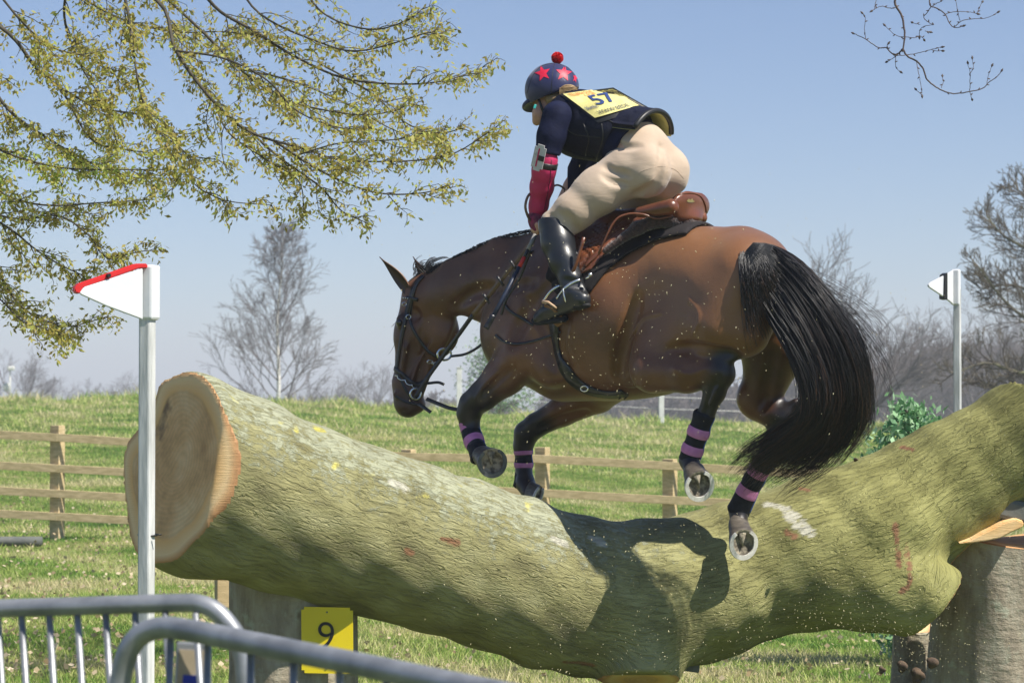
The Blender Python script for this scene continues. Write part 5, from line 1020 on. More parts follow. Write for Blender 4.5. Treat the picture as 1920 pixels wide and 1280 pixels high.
def airstrap(name, pts, wid, mat, par, th=.004, n=26, nor=None):
    p = spline(np.array([P(*q) for q in pts]), n); nr = np.tile(nor if nor is not None else nrm(-FWD+UPV*.25), (n, 1)); V, Q = ribbon(p, nr, wid, th); return link(name, mesh(V, Q), mat, par, False)
airstrap('strap_end', [(800, 748, 11.46), (822, 757, 11.4), (840, 764, 11.35), (858, 768, 11.32)], .018, m_brid, br); airstrap('strap_end', [(785, 757, 11.46), (798, 766, 11.42), (808, 773, 11.4)], .016, m_brid, br); airstrap('strap_end', [(797, 719, 11.47), (808, 718, 11.48), (822, 717, 11.44), (833, 721, 11.42)], .013, m_brid, br)
rn = empty('reins', P(900, 580, 11.25), 'long brown and black leather reins running from the bit to the rider hand', 'reins')
airstrap('rein', [(779, 745, 11.44), (800, 710, 11.42), (832, 666, 11.38), (862, 625, 11.28), (887, 590, 11.18)], .020, m_brid, rn); airstrap('rein_grip', [(887, 590, 11.18), (915, 556, 11.08), (950, 512, 10.98), (985, 470, 10.92), (1000, 450, 10.9)], .022, m_rein, rn)
for x, y, d in ((912, 560, 11.08), (938, 527, 11.0), (962, 497, 10.95)): airstrap('rein_stop', [(x-6, y-9, d-.01), (x, y, d-.012), (x+6, y+9, d-.01)], .012, m_brid, rn, .005, 5)
airstrap('martingale_strap', [(846, 668, 11.42), (872, 664, 11.38), (895, 652, 11.33), (912, 636, 11.3), (922, 620, 11.28)], .012, m_brid, rn); airstrap('rein', [(995, 470, 10.93), (975, 520, 10.98), (950, 560, 11.0), (940, 590, 11.02)], .012, m_brid, rn)
tube_obj('rein_loop', [(spline([P(1003, 356, 10.98), P(990, 368, 10.96), P(985, 388, 10.95), P(991, 408, 10.97), P(1000, 420, 11)], 16), [.006]*16)], m_rein, rn, 6); tube_obj('rein_loop', [(spline([P(1034, 352, 11.1), P(1045, 347, 11.1), P(1057, 353, 11.1), P(1060, 362, 11.1)], 12), [.005]*12)], m_rein, rn, 6)
wp = empty('riding_whip', P(960, 530, 10.85), 'short dark riding whip with a red band pointing down from the rider hand', 'whip')
def wseg(nm, a, b, r0, r1, m): tube_obj(nm, [(np.array([a, (a+b)/2, b]), [r0, (r0+r1)/2, r1])], m, wp, 10)
w0, w1, w2, w3, w4 = P(1004, 440, 10.9), P(990, 468, 10.88), P(983, 482, 10.87), P(974, 500, 10.86), P(918, 606, 10.8)
wseg('grip', w0, w1, .010, .010, nmat('grey_grip', (.18, .17, .16), (.30, .29, .27), 60, .6)); wseg('collar', w1, w2, .008, .008, m_brid); wseg('red_band', w2, w3, .009, .009, nmat('red_tape', (.62, .03, .02), rough=.5)); wseg('shaft', w3, w4, .008, .011, nmat('navy_shaft', (.010, .015, .035), (.02, .03, .06), 60, .5))
airstrap('tongue', [(925, 590, 10.8), (918, 604, 10.8), (911, 616, 10.8)], .026, m_brid, wp, .006, 8)

# ------------------------------------------------------------------ the rider
DR = lambda px, l=0: Dsp(px+239*l)-.82*l
hc = P(1034, 170, 11.14)
TOR = [('c', HP(1205, 290), HP(1150, 255), .128, .125), ('c', HP(1150, 255), HP(1085, 232), .125, .135)]
def torso(s, inf, k=.05, vest=False):
    fl = (HL, 1.28)
    s.cone(HP(1200, 282), HP(1150, 254), .118+inf, .112+inf, k, fl); s.cone(HP(1150, 252), HP(1092, 232), .116+inf, .122+inf, k, fl); s.cone(HP(1075, 215, .09), HP(1075, 215, -.09), .072+inf, .072+inf, .05)
    s.ell(HP(1085, 262, .075), (.075+inf, .06+inf, .06+inf), .05, A_); s.ell(HP(1100, 262, -.06), (.075+inf, .06+inf, .06+inf), .05, A_)
    s.cone(HP(1072, 205, 0), HP(1052, 195, 0), .055+inf, .05+inf, .03)
ARM = [(HP(1045, 218, .19), .058), (HP(1034, 255, .215), .052), (HP(1024, 300, .225), .044), (HP(1020, 318, .22), .043), (HP(1016, 350, .19), .043), (HP(1010, 385, .16), .033), (HP(1006, 402, .15), .027)]
RARM = [(HP(1118, 218, -.19), .058), (HP(1100, 290, -.225), .045), (HP(1070, 350, -.19), .040), (HP(1040, 402, -.12), .027)]
def limb(s, ch, inf, k=.015, a=0, b=None):
    ch = ch[a:b]
    for (p, r), (q, t) in zip(ch[:-1], ch[1:]): s.cone(p, q, r+inf, t+inf, k)
LEG = [(HP(1172, 325, .095), .108), (HP(1120, 360, .17), .097), (HP(1075, 398, .235), .080), (HP(1045, 422, .27), .069)]
RLEG = [(HP(1240, 325, -.095), .112), (HP(1215, 360, -.17), .10), (HP(1180, 400, -.25), .08), (HP(1165, 425, -.28), .069)]
CALF = [(HP(1040, 424, .275), .066), (HP(1046, 455, .29), .066), (HP(1057, 490, .305), .057), (HP(1070, 525, .32), .042), (HP(1078, 548, .33), .040)]
RCALF = [(HP(1165, 425, -.28), .066), (HP(1178, 460, -.31), .064), (HP(1200, 530, -.34), .042), (HP(1205, 548, -.34), .040)]
def pelvis(s, inf, k=.05):
    s.ell(HP(1205, 305), (.125+inf, .165+inf, .13+inf), k, A_); s.ell(HP(1210, 322, .082), (.113+inf, .094+inf, .114+inf), k, A_); s.ell(HP(1245, 322, -.080), (.113+inf, .094+inf, .114+inf), k, A_); s.cone(HP(1200, 275), HP(1165, 258), .112+inf, .108+inf, k, (HL, 1.2))
def build_rider():
    e = empty('person', HP(1190, 420), 'rider leaning forward in navy top, body protector, cream breeches and tall black boots', 'person'); LO, HI = np.array([-.1, 9.9, 1.72]), np.array([1.0, 11.95, 3.02])
    s = SDF(LO, HI, .0068)
    torso(s, -.006); pelvis(s, -.022); limb(s, LEG, -.018, .03); limb(s, RLEG, -.018, .03); limb(s, CALF, -.016); limb(s, RCALF, -.016); limb(s, ARM, -.006); limb(s, RARM, -.006)
    s.cone(CALF[-1][0], HP(1040, 592, .33), .022, .020, .02); s.cone(RCALF[-1][0], HP(1180, 590, -.34), .022, .020, .02)
    s.cone(HP(1060, 205), hc+np.array([.035, .0, -.05]), .052, .05, .03)                        # neck
    fdir = nrm(np.array([-.74, .42, -.52])); fu = nrm(np.array([-.42, .25, .87])-fdir*0); fu = nrm(fu-fdir*np.dot(fu, fdir)); fs = np.cross(fu, fdir)
    s.ell(hc, (.096, .078, .100), .02, (fdir, fs, fu)); s.ell(hc+fdir*.035-fu*.055, (.066, .058, .062), .03, (fdir, fs, fu)); s.ell(hc+fdir*.062-fu*.098, (.026, .028, .022), .03, (fdir, fs, fu))
    s.cone(hc+fdir*.092-fu*.005, hc+fdir*.112-fu*.040, .010, .014, .012); s.ell(hc+fdir*.094-fu*.068, (.012, .024, .008), .010, (fdir, fs, fu)); s.ell(hc+fdir*.094-fu*.080, (.012, .020, .008), .008, (fdir, fs, fu))
    s.ell(P(1012, 213, 11.10), (.036, .036, .045), .03); s.ell(P(1006, 228, 11.12), (.020, .022, .020), .02)
    for sg in (1, -1):
        s.ell(hc+fs*sg*.030+fdir*.088-fu*.012, (.010, .015, .009), .006, (fdir, fs, fu)); s.ell(hc+fs*sg*.079-fdir*.004-fu*.030, (.018, .008, .030), .008, (fdir, fs, fu)); s.ell(hc+fs*sg*.087-fdir*.002-fu*.030, (.010, .006, .018), .004, (fdir, fs, fu), 's')
    def hand(w, d, pd):                  # palm and five separate curled fingers
        d = nrm(d); pd = nrm(pd); sd = np.cross(d, pd); c = w+d*.045; s.ell(c, (.045, .036, .018), .012, (d, sd, pd))
        for i in range(4):
            o = sd*(-.027+.018*i); L = (.036, .042, .039, .030)[i]; k0 = c+d*.038+o; k1 = k0+(d*.55+pd*.75)*L*.8; k2 = k1+(-d*.35+pd*.8)*L*.55; k3 = k2+(-d*.9-pd*.1)*L*.5
            s.cone(k0-d*.01, k1, .0098, .009, .005); s.cone(k1, k2, .009, .0082, .002); s.cone(k2, k3, .0082, .007, .002)
        t0 = c-d*.012-sd*.034; t1 = t0+(-sd*.45+d*.8+pd*.45)*.034; t2 = t1+(sd*.15+d*.8+pd*.5)*.030; s.cone(t0, t1, .013, .011, .008); s.cone(t1, t2, .011, .009, .003)
    hand(ARM[-1][0], P(1000, 440, 10.95)-ARM[-1][0], nrm(HL*-.6+HF*-.3)); hand(RARM[-1][0], HF*.2+HU*-.9, HL)
    V, Q = s.net(1); m, n, b = newmat('skin'); n.links.new(ramp(n, noise(n, geo(n), 18, 4, .6), [(.35, (.52, .27, .18)), (.65, (.64, .37, .26))]), b.inputs['Base Color']); b.inputs['Roughness'].default_value = .5; b.inputs['Subsurface Weight'].default_value = .12; b.inputs['Subsurface Radius'].default_value = (.01, .004, .002)
    link('body', mesh(V, Q), m, e)
    ball('eye', hc+fs*.030+fdir*.089-fu*.012, .009, m_eye, e, seg=10); ball('eye', hc-fs*.030+fdir*.089-fu*.012, .009, m_eye, e, seg=10)
    # breeches
    s = SDF(LO, HI, .0068); pelvis(s, .006); limb(s, LEG, .006, .03); limb(s, RLEG, .006, .03); limb(s, CALF[:2], .002); limb(s, RCALF[:2], .002)
    # seat crease and side seams, folds at the hip
    V, Q = s.net(0); b0 = bvh_of(V, Q)
    for pl, r in (([(1240, 275), (1240, 300), (1236, 325), (1228, 350), (1216, 368)], .006), ([(1190, 366), (1205, 360), (1222, 348)], .005), ([(1135, 312), (1150, 322), (1178, 328)], .003), ([(1132, 328), (1148, 340), (1172, 346)], .0025), ([(1060, 402), (1072, 416), (1082, 432)], .003), ([(1044, 398), (1056, 412), (1064, 428)], .0025), ([(1150, 268), (1170, 275), (1200, 274)], .002), ([(1030, 405), (1044, 418)], .0025)):
        q = [hit(b0, *c, .002)[0] for c in spline(pl, 9)]; q = [c for c in q if c is not None]
        for a, b_ in zip(q[:-1], q[1:]): s.cone(a, b_, r, r, .03, mode='s')
    s.plane(HP(1172, 262), nrm(HP(1120, 232)-HP(1200, 285)), .004, HP(1110, 330, .4)-np.array([.1, .3, 0]), HP(1260, 190, -.3)+np.array([.2, .3, .2]))
    V, Q = s.net(1); Nn = vn(V, Q); V += Nn*(.0012*np.sin(V[:, [0]]*38+V[:, [2]]*55)); mb, n, b = newmat('cream_breeches'); co = geo(n); n.links.new(ramp(n, noise(n, co, 5, 5, .6), [(.35, (.46, .345, .25)), (.65, (.54, .42, .315))]), b.inputs['Base Color']); b.inputs['Roughness'].default_value = .8; b.inputs['Sheen Weight'].default_value = .2
    wv = noise(n, mapping(n, co, (9, 9, 24), (0, R(-35), 0)), 1, 4, .6, .6); bump(n, b, mth(n, 'ADD', mth(n, 'MULTIPLY', wv, .8), mth(n, 'MULTIPLY', noise(n, co, 400, 2, .5), .03)), .0035)
    bq = link('breeches', mesh(V, Q), mb, e); bb = bvh_of(V, Q)
    for nm, pl in (('side_seam', [(1118, 300), (1085, 340), (1050, 385), (1020, 415)]), ('yoke_seam', [(1195, 325), (1212, 318), (1240, 312), (1265, 318), (1282, 335)]), ('yoke_seam', [(1150, 345), (1180, 350), (1200, 345), (1225, 335), (1238, 318)])):
        q = [hit(bb, *c, .0004)[0] for c in spline(pl, 24)]; q = [c for c in q if c is not None]
        if len(q) > 4: tube_obj(nm, [(np.array(q), [.0009]*len(q))], mb, bq, 5)
    for x, y in ((1148, 262),):
        bm = bmesh.new(); p, _ = hit(bb, x, y, .004)
        if p is not None: box_bm(bm, p, (.012, .006, .032), Matrix.Rotation(R(-15), 3, 'Y'), .002); bm_obj('belt_loop', bm, mb, bq)
    # shirt and sleeves
    m_navy = nmat('navy_cloth', (.004, .006, .026), (.008, .012, .042), 14, .8, spec=.2, bs=22, bd=.006); s = SDF(LO, HI, .0068); torso(s, .006); pel = nrm(HP(1120, 232)-HP(1200, 285)); s.cone(HP(1205, 282), HP(1165, 258), .128, .126, .03, (HL, 1.24))
    limb(s, ARM, .012, .02, 0, 4); limb(s, RARM, .012, .02, 0, 3); s.plane(HP(1023, 287, .22), ARM[3][0]-ARM[1][0], .003, HP(1030, 350, .5)-np.array([.12, .3, .1]), HP(1062, 262, -.0)+np.array([.0, .5, -.02])); s.plane(HP(1197, 268), -pel, .004)
    V, Q = s.net(1); link('shirt', mesh(V, Q), m_navy, e)
    m_pk = nmat('pink_sleeve', (.42, .010, .065), (.56, .022, .12), 9, .6, bs=16, bd=.004); s = SDF(LO, HI, .006); limb(s, ARM, .0095, .02, 2, None); s.plane(HP(1024, 268, .22), ARM[1][0]-ARM[3][0], .002); s.plane(ARM[-1][0], ARM[-1][0]-ARM[-2][0], .002); s.a += 0
    V, Q = s.net(1); pk = link('sleeve', mesh(V, Q), m_pk, e); pbv = bvh_of(V, Q)
    q = [hit(pbv, *c, .0006)[0] for c in spline([(1034, 300), (1030, 345), (1020, 395)], 14)]; q = [c for c in q if c is not None]
    if len(q) > 4: tube_obj('seam', [(np.array(q), [.0018]*len(q))], nmat('dark_seam', (.08, .005, .03), rough=.7), pk, 5)
    # glove
    s = SDF(LO, HI, .005); w = ARM[-1][0]; d = nrm(P(1000, 440, 10.95)-w); s.cone(w-d*.03, w+d*.005, .033, .031, .01); s.ell(w+d*.045, (.050, .042, .028), .012, (d, np.cross(d, nrm(HL*-.6+HF*-.3)), nrm(HL*-.6+HF*-.3)))
    V, Q = s.net(1); link('glove', mesh(V, Q), nmat('dark_pink_glove', (.10, .008, .03), (.30, .02, .08), 40, .7, bs=60, bd=.002), e)
    # armband with medical card
    ab = ARM[2][0]*.55+ARM[3][0]*.45; adir = nrm(ARM[3][0]-ARM[2][0]); tube_obj('armband', [(np.array([ab-adir*.0145, ab-adir*.012, ab+adir*.012, ab+adir*.0145]), [.054, .0575, .0575, .054])], m_blk, e, 28, False)
    c = P(1016, 296, 10.69); out = nrm(-FWD*.95-np.array([.2, 0, 0])); out = nrm(out-adir*np.dot(out, adir)); X = nrm(np.cross(adir, out)); hd = .058; bm = bmesh.new(); box_bm(bm, (0, 0, 0), (.056, .120, .006), None, 0); ve = [q for q in bm.edges if abs(q.verts[0].co.z-q.verts[1].co.z) > .004]; bmesh.ops.bevel(bm, geom=ve, offset=.012, segments=6, affect='EDGES')
    pt, nn_ = hit(pbv, 1014, 297, .022); out = nrm(out*.5+(nn_ if nn_ is not None else out)); out = nrm(out-adir*np.dot(out, adir)); X = nrm(np.cross(adir, out)); Mx = Matrix((X, adir, out)).transposed().to_4x4(); pt = pt if pt is not None else c
    bmesh.ops.transform(bm, matrix=Matrix.Translation(Vector(pt)) @ Mx, verts=bm.verts); cd = bm_obj('card_holder', bm, nmat('clear_white_plastic', (.52, .50, .50), (.62, .60, .60), 20, .25), e)
    for dx, wd, ln, mt in ((.016, .015, .080, nmat('printed_card', (.40, .40, .39), (.68, .66, .64), 90, .5)), (.004, .007, .084, m_pk)):
        bm = bmesh.new(); box_bm(bm, (dx, 0, .0038), (wd, ln, .0012), None, 0); bmesh.ops.transform(bm, matrix=Matrix.Translation(Vector(pt)) @ Mx, verts=bm.verts); bm_obj('card_strip', bm, mt, cd)
    bm = bmesh.new(); box_bm(bm, (-.014, 0, .0046), (.030, .024, .0014), None, 0); bmesh.ops.transform(bm, matrix=Matrix.Translation(Vector(pt)) @ Mx, verts=bm.verts); bm_obj('card_band', bm, m_blk, cd)
    # tall boots
    m_boot = leather('boot_leather', (.006, .007, .010), (.015, .017, .020), .38); m_bk = nmat('boot_sole', (.012, .012, .012), rough=.8, bs=60, bd=.002)
    for side, CF, toe, kp in ((1, CALF, HP(1012, 596, .335), (1042, 432)), (-1, RCALF, HP(1180, 590, -.34), (1165, 430))):
        s = SDF(LO, HI, .006); limb(s, CF, .005, .03); an = CF[-1][0]; s.cone(CF[0][0], CF[0][0]+(CF[0][0]-CF[1][0])*.4, .072, .070, .01); heel = an+np.array([.045*side*.6, -.02, -.03]) if side > 0 else an+np.array([.05, -.03, -.03])
        hl_ = HP(1091, 562, .335) if side > 0 else heel; s.cone(an, hl_, .045, .036, .02); ball_ = an*.25+toe*.75; s.cone(hl_, ball_, .036, .037, .02); s.cone(ball_, toe, .037, .031, .01); s.cone(an, ball_, .042, .034, .02)
        tp_ = CF[0][0]+(CF[0][0]-CF[1][0])*.12; s.plane(tp_, nrm(nrm(CF[0][0]-CF[2][0])+np.array([.45, 0, 0])), .003)
        for k in range(5):
            t = .45+.1*k; q = CF[2][0]*(1-t)+CF[-1][0]*t if k > 1 else CF[2][0]; 
            if k > 1: s.cone(q+np.array([-.05, -.05, .012]), q+np.array([.05, -.05, -.010]), .010, .008, .02, mode='s')
        V, Q = s.net(1); bo = link('boot', mesh(V, Q), m_boot, e)
        dn = nrm(np.array([.3, -.1, -1.0])); 
        if side > 0:
            bbv = bvh_of(V, Q)
            for nm, pl, wd, mt in (('spur_strap', [(1044, 560), (1052, 548), (1066, 534), (1082, 526), (1098, 524)], .012, m_steel), ('spur_strap', [(1056, 541), (1058, 552), (1061, 566)], .008, m_steel), ('back_strap', [(1086, 452), (1080, 470), (1092, 505), (1100, 522)], .016, m_boot)):
                strap(nm, bbv, pl, wd, mt, bo, .003, 16, .001)
            tube_obj('spur', [(np.array([HP(1098, 523, .335), HP(1106, 517, .33)]), [.005, .004])], m_steel, bo, 8); ball('spur_tip', HP(1107, 515, .33), .0095, m_steel, bo, seg=12)
            for x0, y0, x1, y1 in ((1008, 606, 1050, 618),):
                s2 = SDF(LO, HI, .006); s2.cone(HP(1010, 601, .335)+FWD*.01, HP(1052, 596, .335)+FWD*.02, .036, .036, .01, (nrm(-UPV*.8+FWD*.5), .35)); s2.cone(HP(1085, 575, .335), HP(1096, 572, .335), .032, .030, .01, (UPV, .5)); V, Q = s2.net(1); link('sole', mesh(V, Q), m_bk, bo)
    # body protector
    m_vest = nmat('navy_vest', (.004, .005, .016), (.008, .010, .026), 16, .62, spec=.25, bs=30, bd=.005); m_yel = nmat('pale_lining', (.50, .47, .16), (.58, .55, .22), 30, .8)
    s = SDF(LO, HI, .0065); fl = (HL, 1.26); s.cone(HP(1188, 262), HP(1150, 246), .138, .146, .04, fl); s.cone(HP(1150, 246), HP(1088, 232), .146, .156, .04, fl); s.cone(HP(1078, 216, .085), HP(1078, 216, -.085), .094, .094, .04); s.ell(HP(1092, 262, .06), (.10, .08, .075), .05, A_)
    s.plane(HP(1178, 262), -pel, .010); s.ell(HP(1046, 208, .24), (.085, .07, .10), .012, A_, 's'); s.ell(HP(1100, 208, -.26), (.085, .07, .10), .012, A_, 's'); s.cone(HP(1062, 186), HP(1035, 178), .062, .09, .015, mode='s')
    V, Q = s.net(1); vs = link('body_protector', mesh(V, Q), m_vest, e); vbv = bvh_of(V, Q)
    for pl in ([(1094, 232), (1104, 260), (1098, 292)], [(1128, 232), (1130, 260), (1118, 300)], [(1060, 240), (1080, 252), (1125, 258)], [(1055, 280), (1085, 292), (1115, 296)], [(1150, 215), (1180, 222), (1210, 222)], [(1140, 225), (1170, 240), (1190, 242)]):
        q = [hit(vbv, *c, .001)[0] for c in spline(pl, 16)]; q = [c for c in q if c is not None]
        if len(q) > 4: tube_obj('panel_seam', [(np.array(q), [.003]*len(q))], m_blk, vs, 5)
    q = [hit(vbv, *c, .001)[0] for c in spline([(1052, 298), (1068, 302), (1085, 303), (1100, 305)], 16)]; q = [c for c in q if c is not None]
    if len(q) > 4: tube_obj('piping', [(np.array(q), [.003]*len(q))], m_yel, vs, 5)
    # curved tail plate of the protector over the waist
    G = []; nu, nv = 22, 16
    for i in range(nu+1):
        v = i/nu*2-1; row = []
        for j in range(nv+1):
            t = j/nv; a_ = v*1.25; rr_ = .172-.024*t; base = HP(1165+t*50, 252-t*3); row.append(base+HL*(.175+.012*t)*math.sin(a_)*(1-.12*t*t)+HU*(rr_*math.cos(a_)*.86+.0+.012*t*t-.035*t)-HF*(.055*t*(math.cos(a_)**.6 if math.cos(a_) > 0 else 0)))
        G.append(row)
    G = np.array(G); outer = G.reshape(-1, 3); th = -HU*.020; inner_ = outer+th; m1 = nv+1; F1 = []; F2 = []
    for i in range(nu):
        for j in range(nv): a_ = i*m1+j; F1.append([a_, a_+1, a_+m1+1, a_+m1]); F2.append([a_, a_+m1, a_+m1+1, a_+1])
    nO = len(outer); rim = []
    bl = [i*m1+nv for i in range(nu+1)]; rim += [[bl[i], bl[i]+nO, bl[i+1]+nO, bl[i+1]] for i in range(nu)]
    for i_ in (0, nu): rim += [[i_*m1+j, i_*m1+j+nO, i_*m1+j+1+nO, i_*m1+j+1] for j in range(nv)]
    tp = link('tail_plate', mesh(np.vstack([outer, inner_]), F1+rim), m_vest, vs); link('lining', mesh(inner_+np.array([0, 0, -.0015]), F2), m_yel, tp)
    rb = outer[bl]+th*.5; tube_obj('binding', [(rb, [.0125]*len(rb))], m_blk, tp, 8)
    # number bib
    C4 = [np.array(c, float) for c in ((1057, 180), (1150, 167), (1206, 199), (1117, 223))]
    def bibpt(u, v, off): q = (C4[0]*(1-u)+C4[1]*u)*(1-v)+(C4[3]*(1-u)+C4[2]*u)*v; p, _ = hit(vbv, q[0], q[1], off); return p if p is not None else P(q[0], q[1], 11.0)
    def bibgrid(u0, u1, v0, v1, off, name, mat, par, n=18):
        V = np.array([bibpt(u0+(u1-u0)*i/n, v0+(v1-v0)*j/n, off) for i in range(n+1) for j in range(n+1)]); Qf = np.array([[i*(n+1)+j, (i+1)*(n+1)+j, (i+1)*(n+1)+j+1, i*(n+1)+j+1] for i in range(n) for j in range(n)]); return link(name, mesh(V, Qf), mat, par)
    m_by = nmat('bib_yellow', (.66, .58, .20), (.76, .68, .28), 30, .45); bibgrid(-.05, 1.04, -.07, 1.16, .004, 'bib_backing', m_blk, vs); bib = bibgrid(0, 1, 0, 1, .011, 'number_bib', m_by, vs)
    def text(body, u0, v0, w, h, mat, name):
        cu = bpy.data.curves.new('t', 'FONT'); cu.body = body; cu.size = 1; cu.align_x = 'LEFT'; cu.offset = .012; cu.resolution_u = 3; to = bpy.data.objects.new('t', cu); COL.objects.link(to); bpy.context.view_layer.update(); me = bpy.data.meshes.new_from_object(to.evaluated_get(bpy.context.evaluated_depsgraph_get())); bpy.data.objects.remove(to)
        bm = bmesh.new(); bm.from_mesh(me); xs = [v.co.x for v in bm.verts]; ys = [v.co.y for v in bm.verts]; x0, x1, y0, y1 = min(xs), max(xs), min(ys), max(ys)
        bmesh.ops.triangulate(bm, faces=bm.faces); bmesh.ops.subdivide_edges(bm, edges=[q for q in bm.edges if q.calc_length() > .12], cuts=3, use_grid_fill=True); bmesh.ops.triangulate(bm, faces=bm.faces)
        for v in bm.verts: v.co = Vector(bibpt(u0+w*(v.co.x-x0)/(x1-x0), v0+h*(1-(v.co.y-y0)/(y1-y0)), .0145))
        return bm_obj(name, bm, mat, bib)
    m_nb = nmat('print_blue', (.03, .06, .20), rough=.5); m_nr = nmat('print_red', (.70, .22, .05), rough=.5); m_ng = nmat('print_grey', (.10, .11, .10), rough=.5)
    text('57', .30, .24, .42, .40, m_nb, 'number'); text('WWW.BEDE', .14, .82, .60, .13, m_ng, 'web_text'); text('TELEPHONE', .06, .04, .44, .10, m_nr, 'top_text'); text('LINE', .30, .15, .22, .07, m_nr, 'top_text'); text('blumhn', .05, .60, .22, .12, m_nb, 'side_text')
    # helmet with silk, stars, pompom, peak, harness
    m_silk = nmat('navy_silk', (.012, .014, .060), (.02, .022, .085), 8, .38, bs=14, bd=.003, sheen=.2); m_star = nmat('red_star', (.62, .012, .045), (.72, .02, .06), 20, .5)
    hcen = P(1035, 168, 11.13); s = SDF(hcen-.22, hcen+.22, .0052); hu = nrm(np.array([.06, .05, 1.0])); hf = nrm(np.array([-.8, .55, -.25])); hf = nrm(hf-hu*np.dot(hf, hu)); hs_ = np.cross(hu, hf)
    s.ell(hcen, (.132, .113, .122), .0, (hf, hs_, hu)); pn = nrm(np.array([.33, -.05, -1.0])); s.plane(P(1035, 184, 11.13), pn, .008); s.ell(hcen-hu*.02, (.112, .096, .108), .004, (hf, hs_, hu), 's')
    V, Q = s.net(1); hl = link('helmet', mesh(V, Q), m_silk, e); hbv = bvh_of(V, Q)
    s = SDF(hcen-.26, hcen+.26, .005); s.ell(hcen+hf*.075-hu*.062, (.075, .080, .028), .0, (nrm(hf-hu*.45), hs_, nrm(hu+hf*.45))); s.ell(hcen+hf*.065-hu*.080, (.078, .080, .028), .003, (nrm(hf-hu*.45), hs_, nrm(hu+hf*.45)), 's'); s.plane(hcen+hf*.07, -hf, .002); V, Q = s.net(1); link('peak', mesh(V, Q), m_silk, hl)
    for cx, cy, r, rot in ((1018, 138, 15.5, -.25), (1057, 138, 16, .12), (1078, 147, 9, .3)):
        pts = [(cx, cy)]; k = 6; out = []
        for i in range(10): a_ = rot-math.pi/2+i*math.pi/5; rr_ = r if i % 2 == 0 else r*.42; out.append((cx+rr_*math.cos(a_)*(1 if cx < 1070 else .5), cy+rr_*math.sin(a_)))
        rings_ = []; V2 = [(cx, cy)]; edge = []
        for i in range(10):
            for t in range(3): edge.append(tuple(np.array(out[i])*(1-t/3)+np.array(out[(i+1) % 10])*t/3))
        for f in (.33, .66, 1): V2 += [(cx+(q[0]-cx)*f, cy+(q[1]-cy)*f) for q in edge]
        F2 = [[0, 1+(j+1) % 30, 1+j] for j in range(30)]+[[1+a*30+j, 1+a*30+(j+1) % 30, 1+(a+1)*30+(j+1) % 30, 1+(a+1)*30+j] for a in range(2) for j in range(30)]
        decal(hbv, V2, F2, .0018, 'star', m_star, hl)
    for pl in ([(1040, 118), (1036, 140), (1034, 165), (1033, 185)], [(1040, 118), (1015, 125), (998, 145), (988, 175)], [(1042, 118), (1066, 128), (1080, 150)]):
        q = [hit(hbv, *c, .0004)[0] for c in spline(pl, 20)]; q = [c for c in q if c is not None]
        if len(q) > 4: tube_obj('seam', [(np.array(q), [.0013]*len(q))], m_blk, hl, 4)
    pc = P(1045, 109, 11.12); S = []; rnd = random.Random(1)
    for i in range(1500): d = nrm(np.array([rnd.gauss(0, 1) for _ in range(3)])); S.append(np.array([pc+d*.012, pc+d*.022, pc+d*(.027+rnd.random()*.003)]))
    pom = ball('pompom', pc, .0245, nmat('red_wool', (.60, .006, .012), (.72, .015, .02), 200, .9), hl); V, Q = tubes([(x, [.0012, .0012, .0006]) for x in S], 3); link('wool', mesh(V, Q), pom.data.materials[0], pom)
    # harness, hair, glasses strap
    s = SDF(hcen-.25, hcen+.25, .005); s.ell(P(1066, 170, 11.02), (.042, .034, .028), .01); s.ell(P(1042, 187, 11.07), (.05, .05, .028), .02); V, Q = s.net(1); m_hair, n, b = newmat('blond_hair'); n.links.new(ramp(n, noise(n, mapping(n, geo(n), (30, 30, 160), (0, R(30), 0)), 1, 4, .7), [(.4, (.20, .12, .05)), (.6, (.46, .32, .16))]), b.inputs['Base Color']); b.inputs['Roughness'].default_value = .45; bump(n, b, noise(n, mapping(n, geo(n), (60, 60, 420), (0, R(30), 0)), 1, 3, .7), .004); hr = link('hair', mesh(V, Q), m_hair, e); hbv2 = bvh_of(V, Q)
    for k in range(7):
        q = spline([P(1049, 166+k*2.2, 10.99), P(1064, 160+k*2.6, 10.985), P(1083, 165+k*2, 10.99)], 8); 
        tube_obj('hair_net_band', [(q, [.0016]*8)], m_hair, hr, 4)
    tube_obj('harness', [(spline([P(1010, 186, 11.07), P(1016, 203, 11.06), P(1020, 216, 11.08), P(1012, 226, 11.14)], 12), [.0065]*12)], m_blk, hl, 6); tube_obj('harness', [(spline([P(1040, 188, 11.06), P(1028, 200, 11.05), P(1020, 216, 11.08)], 12), [.0075]*12)], m_blk, hl, 6)
    bm = bmesh.new(); box_bm(bm, P(1003, 200, 11.03), (.011, .006, .020), Matrix.Rotation(R(20), 3, 'Y'), .002); bm_obj('goggle_clip', bm, nmat('turquoise', (.05, .50, .45), rough=.4), hl)
build_rider()
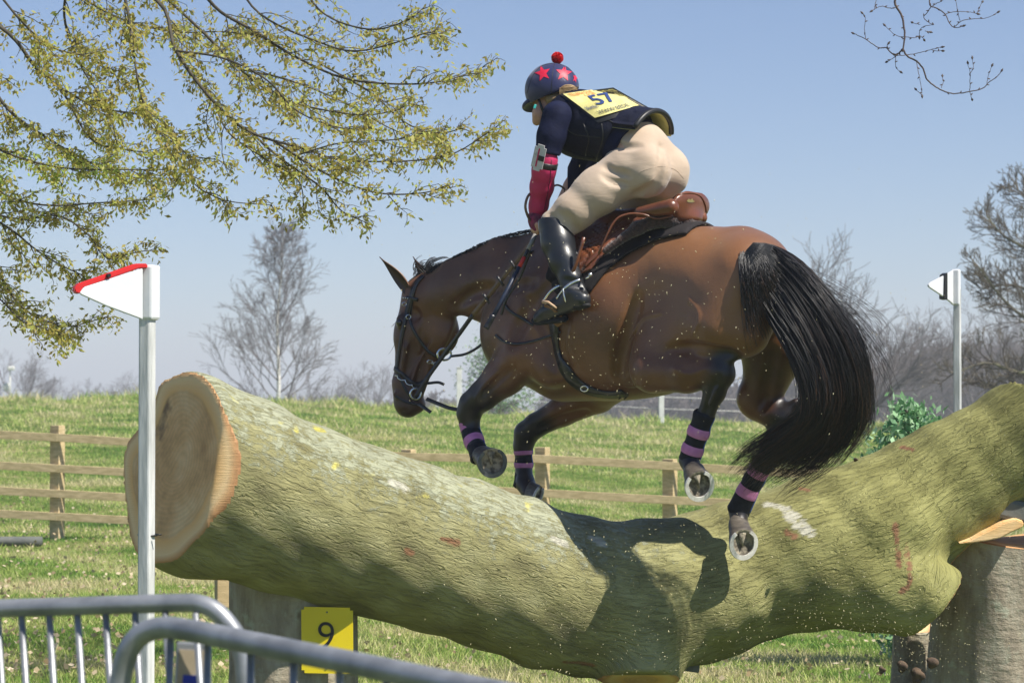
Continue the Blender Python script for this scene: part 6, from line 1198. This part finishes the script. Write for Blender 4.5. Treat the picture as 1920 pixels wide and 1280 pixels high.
# ------------------------------------------------------------------ flying turf and grit, haze
def debris():
    n = 2300; px = np.where(RNG.random(n) < .55, RNG.normal(1150, 190, n), RNG.normal(1350, 260, n)); py = np.where(RNG.random(n) < .6, RNG.normal(640, 130, n), 980+RNG.random(n)*290); D = 10.0+RNG.random(n)*.9-.4*(py > 950)
    m2 = int(n*.35); px[:m2] = RNG.normal(1620, 170, m2); py[:m2] = RNG.normal(1190, 60, m2); D[:m2] = 10.0+RNG.random(m2)*.5
    C = np.array([P(a, b, d) for a, b, d in zip(px, py, D)]); V = []; 
    d1 = RNG.normal(0, 1, (n, 3)); d1[:, 2] *= 2; d1 /= np.linalg.norm(d1, axis=1)[:, None]; d2 = np.cross(d1, RNG.normal(0, 1, (n, 3))); d2 /= np.linalg.norm(d2, axis=1)[:, None]; d3 = np.cross(d1, d2); L = (.0018+.006*RNG.random(n)**2.5)[:, None]; w_ = (.0008+.0016*RNG.random(n)**2)[:, None]
    V = np.stack([C-d1*L, C+d2*w_, C+d3*w_, C-d2*w_, C-d3*w_, C+d1*L], 1).reshape(-1, 3); b = np.arange(n)[:, None]*6; Fq = np.concatenate([b+np.array(t) for t in ((0, 1, 2), (0, 2, 3), (0, 3, 4), (0, 4, 1), (5, 2, 1), (5, 3, 2), (5, 4, 3), (5, 1, 4))], 0)
    tag(link('flying_grit', mesh(V, Fq), nmat('pale_sand', (.50, .42, .20), (.74, .66, .42), 3, .8), smooth=False), 'pale grit and grass bits kicked up in the air around the horse', 'grit', kind='stuff')
debris()
def clods():
    m = nmat('mud', (.05, .032, .02), (.13, .085, .05), 30, .9, bs=60, bd=.004); rnd = random.Random(2); first = None
    for i, (px, py, r, lab) in enumerate(((1745, 1243, 10, 'pale muddy clod in the air left of the broad right stump'), (1690, 1250, 9, 'dark clod of earth in front of the narrow dark stump'), (1722, 1268, 12, 'largest dark clod of earth at the bottom edge by the right stump'), (1655, 1256, 6, 'small dark clod left of the narrow dark stump'), (1605, 862, 4, 'small dark clod in the air below the tail tip near the bush'))):
        D = 10.6; bm = bmesh.new(); bmesh.ops.create_icosphere(bm, subdivisions=3, radius=r/FOC*D)
        for v in bm.verts: c = v.co*(70/r*8); v.co *= 1+.35*math.sin(c.x*1.3+i)*math.cos(c.y*1.7)+.25*math.sin(c.z*2.3+c.x)+.1*math.sin(c.y*5)
        bmesh.ops.translate(bm, vec=Vector(P(px, py, D)), verts=bm.verts); tag(bm_obj('mud_clod', bm, m, None, True), lab, 'clod', 'clods of earth kicked up')
clods()
def haze():
    bm = bmesh.new(); bmesh.ops.create_cube(bm, size=1); bmesh.ops.transform(bm, matrix=Matrix.Translation((0, 1880, 18)) @ Matrix.Diagonal((6400, 3900, 50, 1)), verts=bm.verts)
    m = bpy.data.materials.new('haze_air'); m.use_nodes = True; n = m.node_tree; n.nodes.remove(n.nodes['Principled BSDF']); v = n.nodes.new('ShaderNodeVolumePrincipled'); v.inputs['Color'].default_value = (.93, .97, 1, 1); v.inputs['Density'].default_value = .0012; v.inputs['Anisotropy'].default_value = .0
    n.links.new(v.outputs[0], n.nodes['Material Output'].inputs['Volume']); tag(bm_obj('haze', bm, m), 'pale blue haze over the far trees', 'haze', kind='stuff')
haze()
